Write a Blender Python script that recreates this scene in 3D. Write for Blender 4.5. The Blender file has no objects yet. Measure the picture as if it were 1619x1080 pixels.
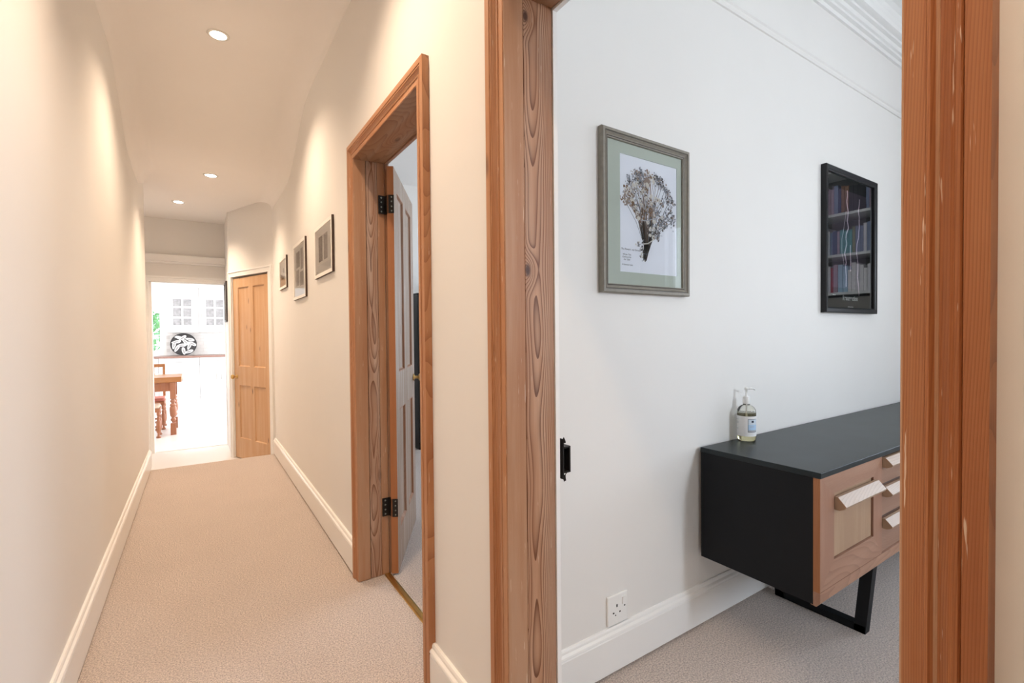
import bpy, bmesh, math, random
from mathutils import Vector, Matrix
random.seed(7)
PI = math.pi
R = math.radians
COL = bpy.context.scene.collection
SC = bpy.context.scene

# ------------------------------------------------------------------ camera
CAM_H = 1.2132
YAW, PITCH, ROLL, FPX = R(33.470), R(-0.946), R(-0.523), 752.4
fw = Vector((math.sin(YAW)*math.cos(PITCH), math.cos(YAW)*math.cos(PITCH), math.sin(PITCH)))
r0 = Vector((math.cos(YAW), -math.sin(YAW), 0)); u0 = r0.cross(fw)
rt = math.cos(ROLL)*r0 + math.sin(ROLL)*u0
up = -math.sin(ROLL)*r0 + math.cos(ROLL)*u0
cam_d = bpy.data.cameras.new('camera'); cam = bpy.data.objects.new('camera', cam_d); COL.objects.link(cam)
cam.matrix_world = Matrix(((rt.x, up.x, -fw.x, 0), (rt.y, up.y, -fw.y, 0), (rt.z, up.z, -fw.z, CAM_H), (0, 0, 0, 1)))
cam_d.sensor_fit = 'HORIZONTAL'; cam_d.sensor_width = 36.0; cam_d.lens = 36.0*FPX/1619.0
cam_d.clip_start = 0.02; cam_d.clip_end = 200
SC.camera = cam

# ------------------------------------------------------------------ colour management, world, big lights
SC.view_settings.view_transform = 'Standard'; SC.view_settings.look = 'None'
SC.view_settings.gamma = 1.0; SC.view_settings.use_curve_mapping = False
SC.view_settings.exposure = 0.24
SC.cycles.max_bounces = 14; SC.cycles.diffuse_bounces = 7; SC.cycles.glossy_bounces = 5
SC.cycles.transmission_bounces = 10; SC.cycles.transparent_max_bounces = 12
W = bpy.data.worlds.new('sky'); SC.world = W; W.use_nodes = True
nt = W.node_tree; bg = nt.nodes['Background']
tcw = nt.nodes.new('ShaderNodeTexCoord'); sep = nt.nodes.new('ShaderNodeSeparateXYZ'); rmp = nt.nodes.new('ShaderNodeValToRGB')
nt.links.new(tcw.outputs['Generated'], sep.inputs[0]); nt.links.new(sep.outputs['Z'], rmp.inputs[0])
rmp.color_ramp.elements[0].position = 0.0; rmp.color_ramp.elements[0].color = (.85, .92, 1, 1)
rmp.color_ramp.elements[1].position = 0.8; rmp.color_ramp.elements[1].color = (.45, .65, 1, 1)
nt.links.new(rmp.outputs[0], bg.inputs[0]); bg.inputs[1].default_value = 4.0

def area(name, loc, direction, sx, sy, power, col):
    d = bpy.data.lights.new(name, 'AREA'); d.shape = 'RECTANGLE'; d.size = sx; d.size_y = sy
    d.energy = power; d.color = col
    o = bpy.data.objects.new(name, d); COL.objects.link(o); o.location = loc
    o.rotation_euler = Vector(direction).to_track_quat('-Z', 'Y').to_euler(); return o
def spot(name, loc, power, col, ang=122, blend=1.0, rad=.04):
    d = bpy.data.lights.new(name, 'SPOT'); d.energy = power; d.color = col; d.spot_size = R(ang)
    d.spot_blend = blend; d.shadow_soft_size = rad
    o = bpy.data.objects.new(name, d); COL.objects.link(o); o.location = loc; return o
COOL = (.80, .90, 1.0); WARM = (1.0, .76, .55)
area('daylight_dining_window', (5.22, -.18, 1.45), (-1, 0.12, -.04), .45, 1.1, 19, COOL)
area('daylight_dining_sash', (2.30, -2.26, 1.92), (0, 1, -.25), .24, .8, 33, COOL)
area('daylight_study_window', (4.42, 3.3, 1.75), (-1, 0, -.05), 1.6, 1.5, 34, COOL)
area('daylight_kitchen_window', (-3.42, 9.9, 1.3), (1, 0, -.1), 2.2, 1.5, 76, (1, .98, .96))
area('daylight_kitchen_doors', (2.42, 9.6, 1.1), (-1, 0, -.1), 2.4, 2.0, 98, (1, .98, .96))
DL = [(.132, 3.291, 2.98), (.121, 4.927, 2.62), (-.141, 6.069, 2.62), (.132, 1.60, 2.98), (.132, -.1, 2.98)]  # last two are unseen, added to light the near end of the hall
DLP = [84, 74, 88, 90, 86]
for (x, y, z), p in zip(DL, DLP): spot('hall_beam', (x, y, z-.03), p, WARM)
spot('dining_warm_fill', (2.9, -.9, 2.6), 9, (1, .78, .55), 160, .9, .12)  # unseen warm spot, added to warm the shade in the dining room

# ------------------------------------------------------------------ helpers
class MB:
    def __init__(s): s.v = []; s.f = []; s.m = []; s.sm = []
    def add(s, vs, fs, mi=0, smooth=False):
        b = len(s.v); s.v += [tuple(v) for v in vs]
        for f in fs: s.f.append([b+i for i in f]); s.m.append(mi); s.sm.append(smooth)
    def box(s, a, b, mi=0):
        x0, y0, z0 = [min(p, q) for p, q in zip(a, b)]; x1, y1, z1 = [max(p, q) for p, q in zip(a, b)]
        s.add([(x0, y0, z0), (x1, y0, z0), (x1, y1, z0), (x0, y1, z0), (x0, y0, z1), (x1, y0, z1), (x1, y1, z1), (x0, y1, z1)],
              [(0, 3, 2, 1), (4, 5, 6, 7), (0, 1, 5, 4), (1, 2, 6, 5), (2, 3, 7, 6), (3, 0, 4, 7)], mi); return s
    def loft(s, rings, mi=0, closed=True, cap=True, smooth=False):
        n = len(rings[0]); vs = [p for r in rings for p in r]; fs = []
        for k in range(len(rings)-1):
            for i in range(n if closed else n-1):
                j = (i+1) % n; fs.append((k*n+i, k*n+j, (k+1)*n+j, (k+1)*n+i))
        s.add(vs, fs, mi, smooth)
        if cap and closed:
            b = len(s.v)-len(vs)
            s.f.append([b+i for i in range(n)][::-1]); s.m.append(mi); s.sm.append(False)
            s.f.append([b+(len(rings)-1)*n+i for i in range(n)]); s.m.append(mi); s.sm.append(False)
        return s
    def prism(s, poly, fn0, fn1, mi=0):
        return s.loft([[fn0(p) for p in poly], [fn1(p) for p in poly]], mi)
    def lathe(s, prof, c=(0, 0, 0), n=20, mi=0, smooth=True, axis='z', sx=1, sy=1):
        rings = []
        for r, z in prof:
            ring = []
            for i in range(n):
                a = 2*PI*i/n; p = (r*math.cos(a)*sx, r*math.sin(a)*sy, z)
                if axis == 'x': p = (p[2], p[0], p[1])
                elif axis == 'y': p = (p[1], p[2], p[0])
                ring.append((c[0]+p[0], c[1]+p[1], c[2]+p[2]))
            rings.append(ring)
        return s.loft(rings, mi, smooth=smooth)
    def tube(s, pts, rad, n=8, mi=0):
        rings = []; P = [Vector(p) for p in pts]
        for k, p in enumerate(P):
            t = (P[min(k+1, len(P)-1)]-P[max(k-1, 0)]).normalized()
            a = t.cross(Vector((0, 0, 1)) if abs(t.z) < .9 else Vector((1, 0, 0))).normalized(); b = t.cross(a)
            r = rad[k] if isinstance(rad, (list, tuple)) else rad
            rings.append([tuple(p+r*(math.cos(2*PI*i/n)*a+math.sin(2*PI*i/n)*b)) for i in range(n)])
        return s.loft(rings, mi, smooth=True)
    def build(s, name, mats, parent=None, off=(0, 0, 0), bevel=0, smooth_all=False, keep=False):
        me = bpy.data.meshes.new(name); ox, oy, oz = off
        me.from_pydata([(x-ox, y-oy, z-oz) for x, y, z in s.v], [], s.f)
        if not isinstance(mats, (list, tuple)): mats = [mats]
        for m in mats: me.materials.append(m)
        for p, mi, sm in zip(me.polygons, s.m, s.sm): p.material_index = mi; p.use_smooth = sm or smooth_all
        bm = bmesh.new(); bm.from_mesh(me); None if keep else bmesh.ops.recalc_face_normals(bm, faces=bm.faces); bm.to_mesh(me); bm.free()
        o = bpy.data.objects.new(name, me); COL.objects.link(o)
        if parent is not None: o.parent = parent
        else: o.location = off
        if bevel:
            b = o.modifiers.new('bevel', 'BEVEL'); b.width = bevel; b.segments = 2; b.limit_method = 'ANGLE'; b.angle_limit = R(35)
        return o
def tag(o, label, cat, group=None, kind=None):
    o['label'] = label; o['category'] = cat
    if group: o['group'] = group
    if kind: o['kind'] = kind
    return o
def thing(name, loc, label, cat, group=None, kind=None, rz=0):
    o = bpy.data.objects.new(name, None); COL.objects.link(o); o.location = loc; o.rotation_euler = (0, 0, rz)
    o.empty_display_size = .1
    return tag(o, label, cat, group, kind)
def sub(name, parent, loc=(0, 0, 0), rz=0):
    o = bpy.data.objects.new(name, None); COL.objects.link(o); o.parent = parent; o.location = loc; o.rotation_euler = (0, 0, rz); return o
def struct(name, mb, mat, label, cat, off=(0, 0, 0), bevel=0):
    return tag(mb.build(name, mat, None, off, bevel), label, cat, None, 'structure')

# ------------------------------------------------------------------ materials
def new(name):
    m = bpy.data.materials.new(name); m.use_nodes = True; t = m.node_tree
    return m, t, t.nodes['Principled BSDF']
def N(t, typ, **kw):
    n = t.nodes.new(typ)
    for k, v in kw.items():
        if k in n.inputs.keys(): n.inputs[k].default_value = v
        else: setattr(n, k, v)
    return n
def mathn(t, op, a, b=None, c=None, clamp=False):
    n = t.nodes.new('ShaderNodeMath'); n.operation = op; n.use_clamp = clamp
    for i, x in enumerate((a, b, c)):
        if x is None: continue
        if hasattr(x, 'is_output'): t.links.new(x, n.inputs[i])
        else: n.inputs[i].default_value = x
    return n.outputs[0]
def mixc(t, f, a, b):
    n = t.nodes.new('ShaderNodeMix'); n.data_type = 'RGBA'
    for s, x in ((n.inputs[0], f), (n.inputs[6], a), (n.inputs[7], b)):
        if hasattr(x, 'is_output'): t.links.new(x, s)
        else: s.default_value = x if not isinstance(x, tuple) else (*x[:3], 1)
    return n.outputs[2]
def mapping(t, scale, loc=(0, 0, 0), rot=(0, 0, 0)):
    tc = t.nodes.new('ShaderNodeTexCoord'); mp = t.nodes.new('ShaderNodeMapping')
    mp.inputs['Scale'].default_value = scale; mp.inputs['Location'].default_value = loc; mp.inputs['Rotation'].default_value = rot
    t.links.new(tc.outputs['Object'], mp.inputs[0]); return mp.outputs[0]
def bump(t, b, h, strength, dist):
    n = t.nodes.new('ShaderNodeBump'); n.inputs['Strength'].default_value = strength; n.inputs['Distance'].default_value = dist
    t.links.new(h, n.inputs['Height']); t.links.new(n.outputs[0], b.inputs['Normal'])
def ramp(t, f, stops):
    n = t.nodes.new('ShaderNodeValToRGB'); e = n.color_ramp.elements
    while len(e) > 1: e.remove(e[-1])
    e[0].position = stops[0][0]; e[0].color = (*stops[0][1], 1)
    for p, c in stops[1:]:
        x = e.new(p); x.color = (*c, 1)
    t.links.new(f, n.inputs[0]); return n.outputs[0]
def plain(name, col, rough=.5, metal=0, coat=0, var=0, vs=30):
    m, t, b = new(name); b.inputs['Base Color'].default_value = (*col, 1); b.inputs['Roughness'].default_value = rough
    b.inputs['Metallic'].default_value = metal; b.inputs['Coat Weight'].default_value = coat
    nz = N(t, 'ShaderNodeTexNoise', Scale=vs); t.links.new(mapping(t, (1, 1, 1)), nz.inputs['Vector'])
    if var:
        f = mathn(t, 'MULTIPLY_ADD', nz.outputs[0], 2*var, 1-var)
        t.links.new(mixc(t, 1.0, tuple(col), tuple(col)), b.inputs['Base Color'])
        mm = t.nodes.new('ShaderNodeMix'); mm.data_type = 'RGBA'; mm.blend_type = 'MULTIPLY'; mm.inputs[0].default_value = 1
        mm.inputs[6].default_value = (*col, 1); t.links.new(f, mm.inputs[7]); t.links.new(mm.outputs[2], b.inputs['Base Color'])
    return m
def paint(name, col, rough=.6, bs=.12):
    m, t, b = new(name)
    v = mapping(t, (1, 1, 1))
    n1 = N(t, 'ShaderNodeTexNoise', Scale=2.2, Detail=3); n2 = N(t, 'ShaderNodeTexNoise', Scale=160, Detail=2)
    n3 = N(t, 'ShaderNodeTexNoise', Scale=9, Detail=2)
    for n in (n1, n2, n3): t.links.new(v, n.inputs['Vector'])
    t.links.new(mixc(t, n1.outputs[0], tuple(c*.97 for c in col), tuple(min(1, c*1.02) for c in col)), b.inputs['Base Color'])
    b.inputs['Roughness'].default_value = rough
    bump(t, b, mathn(t, 'ADD', mathn(t, 'MULTIPLY', n2.outputs[0], .12), n3.outputs[0]), bs, .004); return m
def wood(name, light, dark, wash=(.62, .54, .46), washf=.3, knots_at=None, axis='z', pith=(0, 0), period=.005, knots=.5, rough=.5, tilt=.02, stain=(.30, .11, .035), linew=.35, fleck=.0):
    """Flat-sawn softwood: rings round a pith line running along the board, bent by noise and round the knots."""
    m, t, b = new(name)
    rot = {'z': (0, 0, 0), 'y': (PI/2, 0, 0), 'x': (0, PI/2, 0)}[axis]
    v = mapping(t, (1, 1, 1), rot=rot)
    s = t.nodes.new('ShaderNodeSeparateXYZ'); t.links.new(v, s.inputs[0]); X, Y, Z = s.outputs
    vn = t.nodes.new('ShaderNodeVectorMath'); vn.operation = 'MULTIPLY'; t.links.new(v, vn.inputs[0]); vn.inputs[1].default_value = (5, 5, 1.15)
    n1 = N(t, 'ShaderNodeTexNoise', Scale=1.0, Detail=2, Roughness=.45); t.links.new(vn.outputs[0], n1.inputs['Vector'])
    vk = t.nodes.new('ShaderNodeVectorMath'); vk.operation = 'MULTIPLY'; t.links.new(v, vk.inputs[0]); vk.inputs[1].default_value = (9, 9, 3.2)
    vo = N(t, 'ShaderNodeTexVoronoi', Scale=1.0); t.links.new(vk.outputs[0], vo.inputs['Vector'])
    kd = vo.outputs['Distance']
    if knots_at:
        kd = None
        for kx, ky, kz, ks in knots_at:
            a = t.nodes.new('ShaderNodeVectorMath'); a.operation = 'SUBTRACT'; t.links.new(v, a.inputs[0]); a.inputs[1].default_value = (kx, ky, kz)
            c_ = t.nodes.new('ShaderNodeVectorMath'); c_.operation = 'MULTIPLY'; t.links.new(a.outputs[0], c_.inputs[0]); c_.inputs[1].default_value = (11/ks, 11/ks, 6/ks)
            l_ = t.nodes.new('ShaderNodeVectorMath'); l_.operation = 'LENGTH'; t.links.new(c_.outputs[0], l_.inputs[0])
            kd = l_.outputs['Value'] if kd is None else mathn(t, 'MINIMUM', kd, l_.outputs['Value'])
    kn = mathn(t, 'POWER', mathn(t, 'SUBTRACT', 1.0, mathn(t, 'MULTIPLY', kd, 2.0), clamp=True), 2.0)
    x = mathn(t, 'SUBTRACT', X, pith[0]); y = mathn(t, 'SUBTRACT', mathn(t, 'MULTIPLY_ADD', Z, tilt, Y), pith[1])
    r = mathn(t, 'SQRT', mathn(t, 'ADD', mathn(t, 'MULTIPLY', x, x), mathn(t, 'MULTIPLY', y, y)))
    r = mathn(t, 'MULTIPLY_ADD', n1.outputs[0], .05, r)
    r = mathn(t, 'MULTIPLY_ADD', kn, .018*knots, r)
    ph = mathn(t, 'FRACT', mathn(t, 'DIVIDE', r, period*.42))
    tri = mathn(t, 'POWER', ph, 2.6)
    # fibres
    vf = t.nodes.new('ShaderNodeVectorMath'); vf.operation = 'MULTIPLY'; t.links.new(v, vf.inputs[0]); vf.inputs[1].default_value = (420, 420, 9)
    n2 = N(t, 'ShaderNodeTexNoise', Scale=1.0, Detail=3, Roughness=.6); t.links.new(vf.outputs[0], n2.inputs['Vector'])
    vp = t.nodes.new('ShaderNodeVectorMath'); vp.operation = 'MULTIPLY'; t.links.new(v, vp.inputs[0]); vp.inputs[1].default_value = (22, 22, 1.3)
    n3 = N(t, 'ShaderNodeTexNoise', Scale=1.0, Detail=4, Roughness=.6); t.links.new(vp.outputs[0], n3.inputs['Vector'])
    c = mixc(t, mathn(t, 'MULTIPLY', tri, linew*2, clamp=True), light, dark)
    c = mixc(t, mathn(t, 'MULTIPLY', n2.outputs[0], .35), c, dark)
    st = ramp(t, n3.outputs[0], [(.45, (0, 0, 0)), (.72, (1, 1, 1))])
    c = mixc(t, mathn(t, 'MULTIPLY', st, .55), c, stain)
    wm = ramp(t, n3.outputs[0], [(.28, (1, 1, 1)), (.52, (0, 0, 0))])
    c = mixc(t, mathn(t, 'MULTIPLY', wm, washf), c, wash)
    if fleck:
        vv = t.nodes.new('ShaderNodeVectorMath'); vv.operation = 'MULTIPLY'; t.links.new(v, vv.inputs[0]); vv.inputs[1].default_value = (140, 140, 9)
        n4 = N(t, 'ShaderNodeTexNoise', Scale=1.0, Detail=3, Roughness=.7); t.links.new(vv.outputs[0], n4.inputs['Vector'])
        fl = ramp(t, n4.outputs[0], [(.66, (0, 0, 0)), (.70, (1, 1, 1))])
        c = mixc(t, mathn(t, 'MULTIPLY', fl, fleck), c, (.80, .68, .55))
    kk = ramp(t, kd, [(.0, (1, 1, 1)), (.06, (.9, .9, .9)), (.13, (0, 0, 0))])
    c = mixc(t, mathn(t, 'MULTIPLY', kk, min(1, knots*1.3)), c, (.05, .014, .006))
    t.links.new(c, b.inputs['Base Color']); b.inputs['Roughness'].default_value = rough
    bump(t, b, mathn(t, 'ADD', mathn(t, 'MULTIPLY', tri, -.6), n2.outputs[0]), .25, .0012)
    return m
def carpet(name, a, bcol):
    m, t, b = new(name); v = mapping(t, (1, 1, 1))
    n1 = N(t, 'ShaderNodeTexNoise', Scale=170, Detail=4, Roughness=.75); n2 = N(t, 'ShaderNodeTexNoise', Scale=3.0, Detail=3)
    n3 = N(t, 'ShaderNodeTexVoronoi', Scale=260)
    for n in (n1, n2, n3): t.links.new(v, n.inputs['Vector'])
    c = mixc(t, ramp(t, n1.outputs[0], [(.40, (0, 0, 0)), (.58, (1, 1, 1))]), a, bcol)
    c = mixc(t, mathn(t, 'MULTIPLY', n2.outputs[0], .25), c, tuple(k*.8 for k in a))
    t.links.new(c, b.inputs['Base Color']); b.inputs['Roughness'].default_value = .95
    b.inputs['Sheen Weight'].default_value = .3; b.inputs['Sheen Roughness'].default_value = .6
    bump(t, b, mathn(t, 'ADD', n1.outputs[0], n3.outputs['Distance']), .8, .006); return m
def pane_mat(name, ior=1.6, tint=(1, 1, 1)):
    m = bpy.data.materials.new(name); m.use_nodes = True; t = m.node_tree; t.nodes.clear()
    o = t.nodes.new('ShaderNodeOutputMaterial'); mx = t.nodes.new('ShaderNodeMixShader'); fr = N(t, 'ShaderNodeFresnel', IOR=ior)
    tr = t.nodes.new('ShaderNodeBsdfTransparent'); tr.inputs[0].default_value = (*tint, 1)
    gl = t.nodes.new('ShaderNodeBsdfGlossy'); gl.inputs['Roughness'].default_value = 0.01
    t.links.new(fr.outputs[0], mx.inputs[0]); t.links.new(tr.outputs[0], mx.inputs[1]); t.links.new(gl.outputs[0], mx.inputs[2])
    t.links.new(mx.outputs[0], o.inputs[0]); return m
def emis(name, col, s):
    m, t, b = new(name); b.inputs['Base Color'].default_value = (*col, 1)
    b.inputs['Emission Color'].default_value = (*col, 1); b.inputs['Emission Strength'].default_value = s; return m

WALL = paint('wall_paint', (.765, .75, .725))
CEIL = paint('ceiling_paint', (.84, .82, .80), .7)
GLOSS = paint('white_woodwork_paint', (.82, .815, .80), .28, .05)
CARPET = carpet('carpet_pile', (.38, .305, .265), (.83, .70, .61))
KFLOOR = paint('kitchen_floor_tile', (.70, .66, .63), .35, .03)
ORANGE = dict(light=(.54, .27, .13), dark=(.28, .105, .042), wash=(.56, .40, .29), stain=(.36, .13, .045))
P_ARCH = wood('stripped_pine_architrave', **ORANGE, washf=.30, pith=(.02, .03), period=.0075, knots=.5, fleck=.45, linew=.4)
P_ARCH_RIGHT = wood('varnished_pine_architrave', light=(0.425, 0.170, 0.064), dark=(0.230, 0.072, 0.024), wash=(0.425, 0.255, 0.153), stain=(0.255, 0.072, 0.019), washf=.3, pith=(.02, .03), period=.006, knots=.3, fleck=.6, linew=.4)
P_ARCH_HEAD = wood('stripped_pine_head', **ORANGE, axis='y', washf=.30, pith=(.03, 2.1), period=.007, knots=.5, fleck=.2, linew=.45)
P_JAMB = wood('stripped_pine_lining', knots_at=[(.055, .40, 2.021, .9), (.056, .40, 1.376, 1), (.0215, .40, .474, 1), (.02, .4, 1.62, .35)], light=(.53,.31,.19), dark=(.13,.045,.016), wash=(0.493, 0.378, 0.290), washf=.15, pith=(.082, .50), period=.0058, knots=.9, fleck=.3, linew=.62, tilt=.012)
P_JAMB2 = wood('washed_pine_lining', light=(.53,.36,.26), dark=(.17,.075,.04), wash=(0.546, 0.466, 0.414), washf=.35, pith=(.075, .50), period=.0056, knots=.3, fleck=.35, linew=.55, tilt=.012)
P_STRIP = wood('pine_lining_edge', light=(.50,.29,.17), dark=(.28,.125,.06), wash=(0.476, 0.357, 0.272), washf=.35, pith=(.3, .3), period=.004, knots=.3, fleck=.4, linew=.25)
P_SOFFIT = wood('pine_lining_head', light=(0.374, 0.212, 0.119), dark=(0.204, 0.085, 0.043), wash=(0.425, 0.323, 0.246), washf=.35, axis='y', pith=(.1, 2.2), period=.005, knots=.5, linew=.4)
P_EDGE = wood('orange_pine_edge', light=(0.400, 0.160, 0.056), dark=(0.288, 0.096, 0.032), washf=.05, pith=(.3, .3), period=.004, knots=.5, linew=.3)
P_LEAF = wood('limed_pine_door', light=(.37, .275, .205), dark=(.19, .12, .08), wash=(.50, .44, .39), stain=(.26, .17, .115), washf=.6, pith=(.4, .06), period=.006, knots=.3, linew=.4, fleck=.2)
P_SHADE = wood('pine_shade_brown', light=(.36, .19, .11), dark=(.2, .09, .05), washf=.2, pith=(.4, .06), period=.005, knots=.0, linew=.3)  # brown stands in for shade in the panel grooves and hinge gap
P_DOOR3 = wood('waxed_pine_door', light=(0.608, 0.380, 0.209), dark=(0.437, 0.237, 0.114), wash=(0.665, 0.475, 0.314), stain=(0.522, 0.285, 0.133), washf=.4, pith=(.4, .06), period=.006, knots=.6, linew=.35)
P_SIDE = wood('bleached_teak', light=(.38,.205,.13), dark=(.22,.10,.06), wash=(.46,.28,.19), stain=(0.281, 0.141, 0.089), washf=.35, axis='x', pith=(.3, .25), period=.006, knots=0, linew=.35, rough=.45)
P_SIDEV = wood('bleached_teak_upright', light=(.38,.20,.13), dark=(.22,.10,.06), wash=(.46,.28,.19), stain=(0.281, 0.141, 0.089), washf=.35, pith=(.3, .25), period=.006, knots=0, linew=.35, rough=.45)
P_PANEL = wood('pale_teak_panel', light=(.42,.27,.165), dark=(.28,.16,.09), wash=(.47,.33,.22), stain=(0.319, 0.190, 0.122), washf=.4, pith=(.3, .25), period=.005, knots=0, linew=.3, rough=.45)
P_HANDLE = wood('pale_teak_handle', light=(.42,.28,.18), dark=(.28,.17,.10), wash=(.46,.33,.23), stain=(0.370, 0.244, 0.163), washf=.3, axis='x', pith=(.3, .25), period=.004, knots=0, linew=.4, rough=.4)
P_DRAWER = wood('drawer_teak', light=(.31,.17,.11), dark=(.2,.10,.06), wash=(.38,.23,.16), stain=(0.240, 0.120, 0.080), washf=.4, axis='x', pith=(.3, .25), period=.004, knots=0, linew=.2, rough=.45)
P_TABLE = wood('honey_oak', light=(0.464, 0.208, 0.072), dark=(0.288, 0.104, 0.036), washf=.1, axis='x', pith=(.3, .3), period=.01, knots=0, linew=.3, rough=.3)
P_LEG = wood('red_brown_turned_oak', light=(0.400, 0.160, 0.080), dark=(0.240, 0.080, 0.036), washf=.1, pith=(.3, .3), period=.01, knots=0, linew=.3, rough=.35)
BLACKTOP = plain('black_painted_top', (.020, .027, .030), .34, var=.5, vs=7)
BLACKSIDE = plain('black_painted_side', (.007, .008, .010), .55, var=.1)
for _m in (BLACKSIDE, BLACKTOP): _m.node_tree.nodes['Principled BSDF'].inputs['Specular IOR Level'].default_value = .22
BLACK = plain('black_lacquer', (.008, .008, .009), .3)
IRON = plain('black_iron', (.018, .015, .013), .45, metal=.5, var=.3, vs=120)
STEEL = plain('worn_screw', (.25, .27, .24), .4, metal=.8)
BLACK.node_tree.nodes['Principled BSDF'].inputs['Specular IOR Level'].default_value = .3
BRASS = plain('brass', (.62, .42, .16), .3, metal=1.0)
WHITE = plain('white_plastic', (.82, .82, .80), .25)
PAPER = plain('paper', (.80, .81, .86), .7)
MOUNT = plain('sage_mount_card', (.50, .54, .47), .8)
SAGE = plain('sage_grey_frame', (.22, .20, .165), .45, var=.2, vs=60)
SAGED = plain('sage_frame_groove', (.09, .08, .07), .5)
PANE = pane_mat('picture_glass', 1.5)
PANE2 = pane_mat('poster_glass', 3.4)
DARKWOOD = plain('dark_frame_side', (.07, .04, .03), .6)
WFRAME = plain('white_frame', (.86, .84, .80), .5)

# ------------------------------------------------------------------ setting: floors, walls, ceilings
XW, XR = .655, .80      # partition faces (hall side, room side)
XL = -.389
ZF = -.163              # lower kitchen floor
b = MB(); b.box((XL-.25, -2.0, -.12), (5.3, 5.40, 0)); b.box((XL-.02, 5.36, ZF), (.70, 5.415, -.0005))
struct('floor', b, CARPET, 'beige fitted carpet running down the hall and into the rooms', 'carpet')
b = MB(); b.box((-3.4, 5.40, ZF-.1), (2.4, 12.7, ZF))
struct('floor', b, KFLOOR, 'pale smooth floor one step down leading into the kitchen', 'floor')
b = MB(); b.box((-.56, -2.1, -.2), (XL, 5.5, 3.2))
struct('wall_left', b, WALL, 'long cream wall down the left side of the hall', 'wall')
DA = (1.476, 2.42, 2.137)   # door to the study: architrave outer near, far, top
DB = (.127, 1.068, 2.137)   # door to the dining room
b = MB()
cuts = [-2.1, DB[0]+.06, DB[1]-.06, DA[0]+.06, DA[1]-.06, 5.40]
for i in range(0, 6, 2): b.box((XW, cuts[i], 0), (XR, cuts[i+1], 3.2))
b.box((XW, cuts[1], DA[2]-.06), (XR, cuts[2], 3.2)); b.box((XW, cuts[3], DA[2]-.06), (XR, cuts[4], 3.2))
struct('wall_right', b, WALL, 'cream hall wall on the right pierced by two pine doorways', 'wall')
LW = 1.2125
b = MB(); b.box((XR, LW, 0), (5.2, 1.36, 3.3)); struct('wall_dining', b, WALL, 'off-white dining room wall carrying the two framed pictures', 'wall')
b = MB(); b.box((5.0, -2.6, 0), (5.2, -1.6, 3.3)); b.box((5.0, 0.1, 0), (5.2, LW, 3.3)); b.box((5.0, -1.6, 0), (5.2, .1, .85)); b.box((5.0, -1.6, 2.6), (5.2, .1, 3.3))
struct('wall_window', b, WALL, 'dining room window wall out of frame to the right', 'wall')
b = MB(); b.box((XL, -2.2, 0), (2.08, -2.0, 3.3)); b.box((2.52, -2.2, 0), (5.2, -2.0, 3.3)); b.box((2.08, -2.2, 0), (2.52, -2.0, 1.4)); b.box((2.08, -2.2, 2.45), (2.52, -2.0, 3.3)); struct('wall_behind', b, WALL, 'cream wall closing the hall and dining room behind the camera', 'wall')
b = MB(); b.box((XW+.03, 5.3, 0), (4.4, 5.42, 3.2)); struct('wall_study', b, WALL, 'pale back wall of the study glimpsed past the limed door', 'wall')
b = MB(); b.box((4.2, 1.36, 0), (4.4, 2.4, 3.2)); b.box((4.2, 4.2, 0), (4.4, 5.3, 3.2)); b.box((4.2, 2.4, 0), (4.4, 4.2, .8)); b.box((4.2, 2.4, 2.6), (4.4, 4.2, 3.2))
struct('wall_study', b, WALL, 'study window wall out of sight behind the hall', 'wall')
# splayed corner wall with the pine door
SA = R(21); SO = Vector((XW, 5.40, 0)); SD = Vector((-math.sin(SA), math.cos(SA), 0)); SN = Vector((-math.cos(SA), -math.sin(SA), 0))
def sp(s, d, z): return tuple(SO + SD*s + SN*d + Vector((0, 0, z)))
def sbox(mb, s0, s1, d0, d1, z0, z1, mi=0):
    mb.add([sp(s0, d0, z0), sp(s1, d0, z0), sp(s1, d1, z0), sp(s0, d1, z0), sp(s0, d0, z1), sp(s1, d0, z1), sp(s1, d1, z1), sp(s0, d1, z1)],
           [(0, 3, 2, 1), (4, 5, 6, 7), (0, 1, 5, 4), (1, 2, 6, 5), (2, 3, 7, 6), (3, 0, 4, 7)], mi)
b = MB(); sbox(b, 0, .075, 0, -.12, ZF, 3.1); sbox(b, .88, .97, 0, -.12, ZF, 3.1); sbox(b, .075, .88, 0, -.12, 1.875, 3.1)
sbox(b, .075, .88, -.075, -.12, ZF, 1.875)
b.box((.305, 6.30, ZF), (.45, 7.0, 3.1))
struct('wall_corner', b, WALL, 'cream wall angled beside the kitchen doorway holding the pine door', 'wall')
KY = 7.0
b = MB(); b.box((-1.4, KY, ZF), (-.47, KY+.12, 3.1)); b.box((.30, KY, ZF), (1.4, KY+.12, 3.1)); b.box((-.47, KY, 1.865), (.30, KY+.12, 3.1))
b.box((-3.3, KY, ZF), (-1.4, KY+.12, 3.1)); b.box((1.4, KY, ZF), (2.3, KY+.12, 3.1))
struct('wall_end', b, WALL, 'end wall of the hall above and around the kitchen doorway', 'wall')
b = MB(); b.box((-1.4, 5.38, ZF), (-1.25, KY, 3.1)); b.box((-1.4, 5.38, ZF), (-.56, 5.5, 3.1))
struct('wall_recess', b, WALL, 'cream recess wall hidden past the end of the left hall wall', 'wall')
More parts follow.
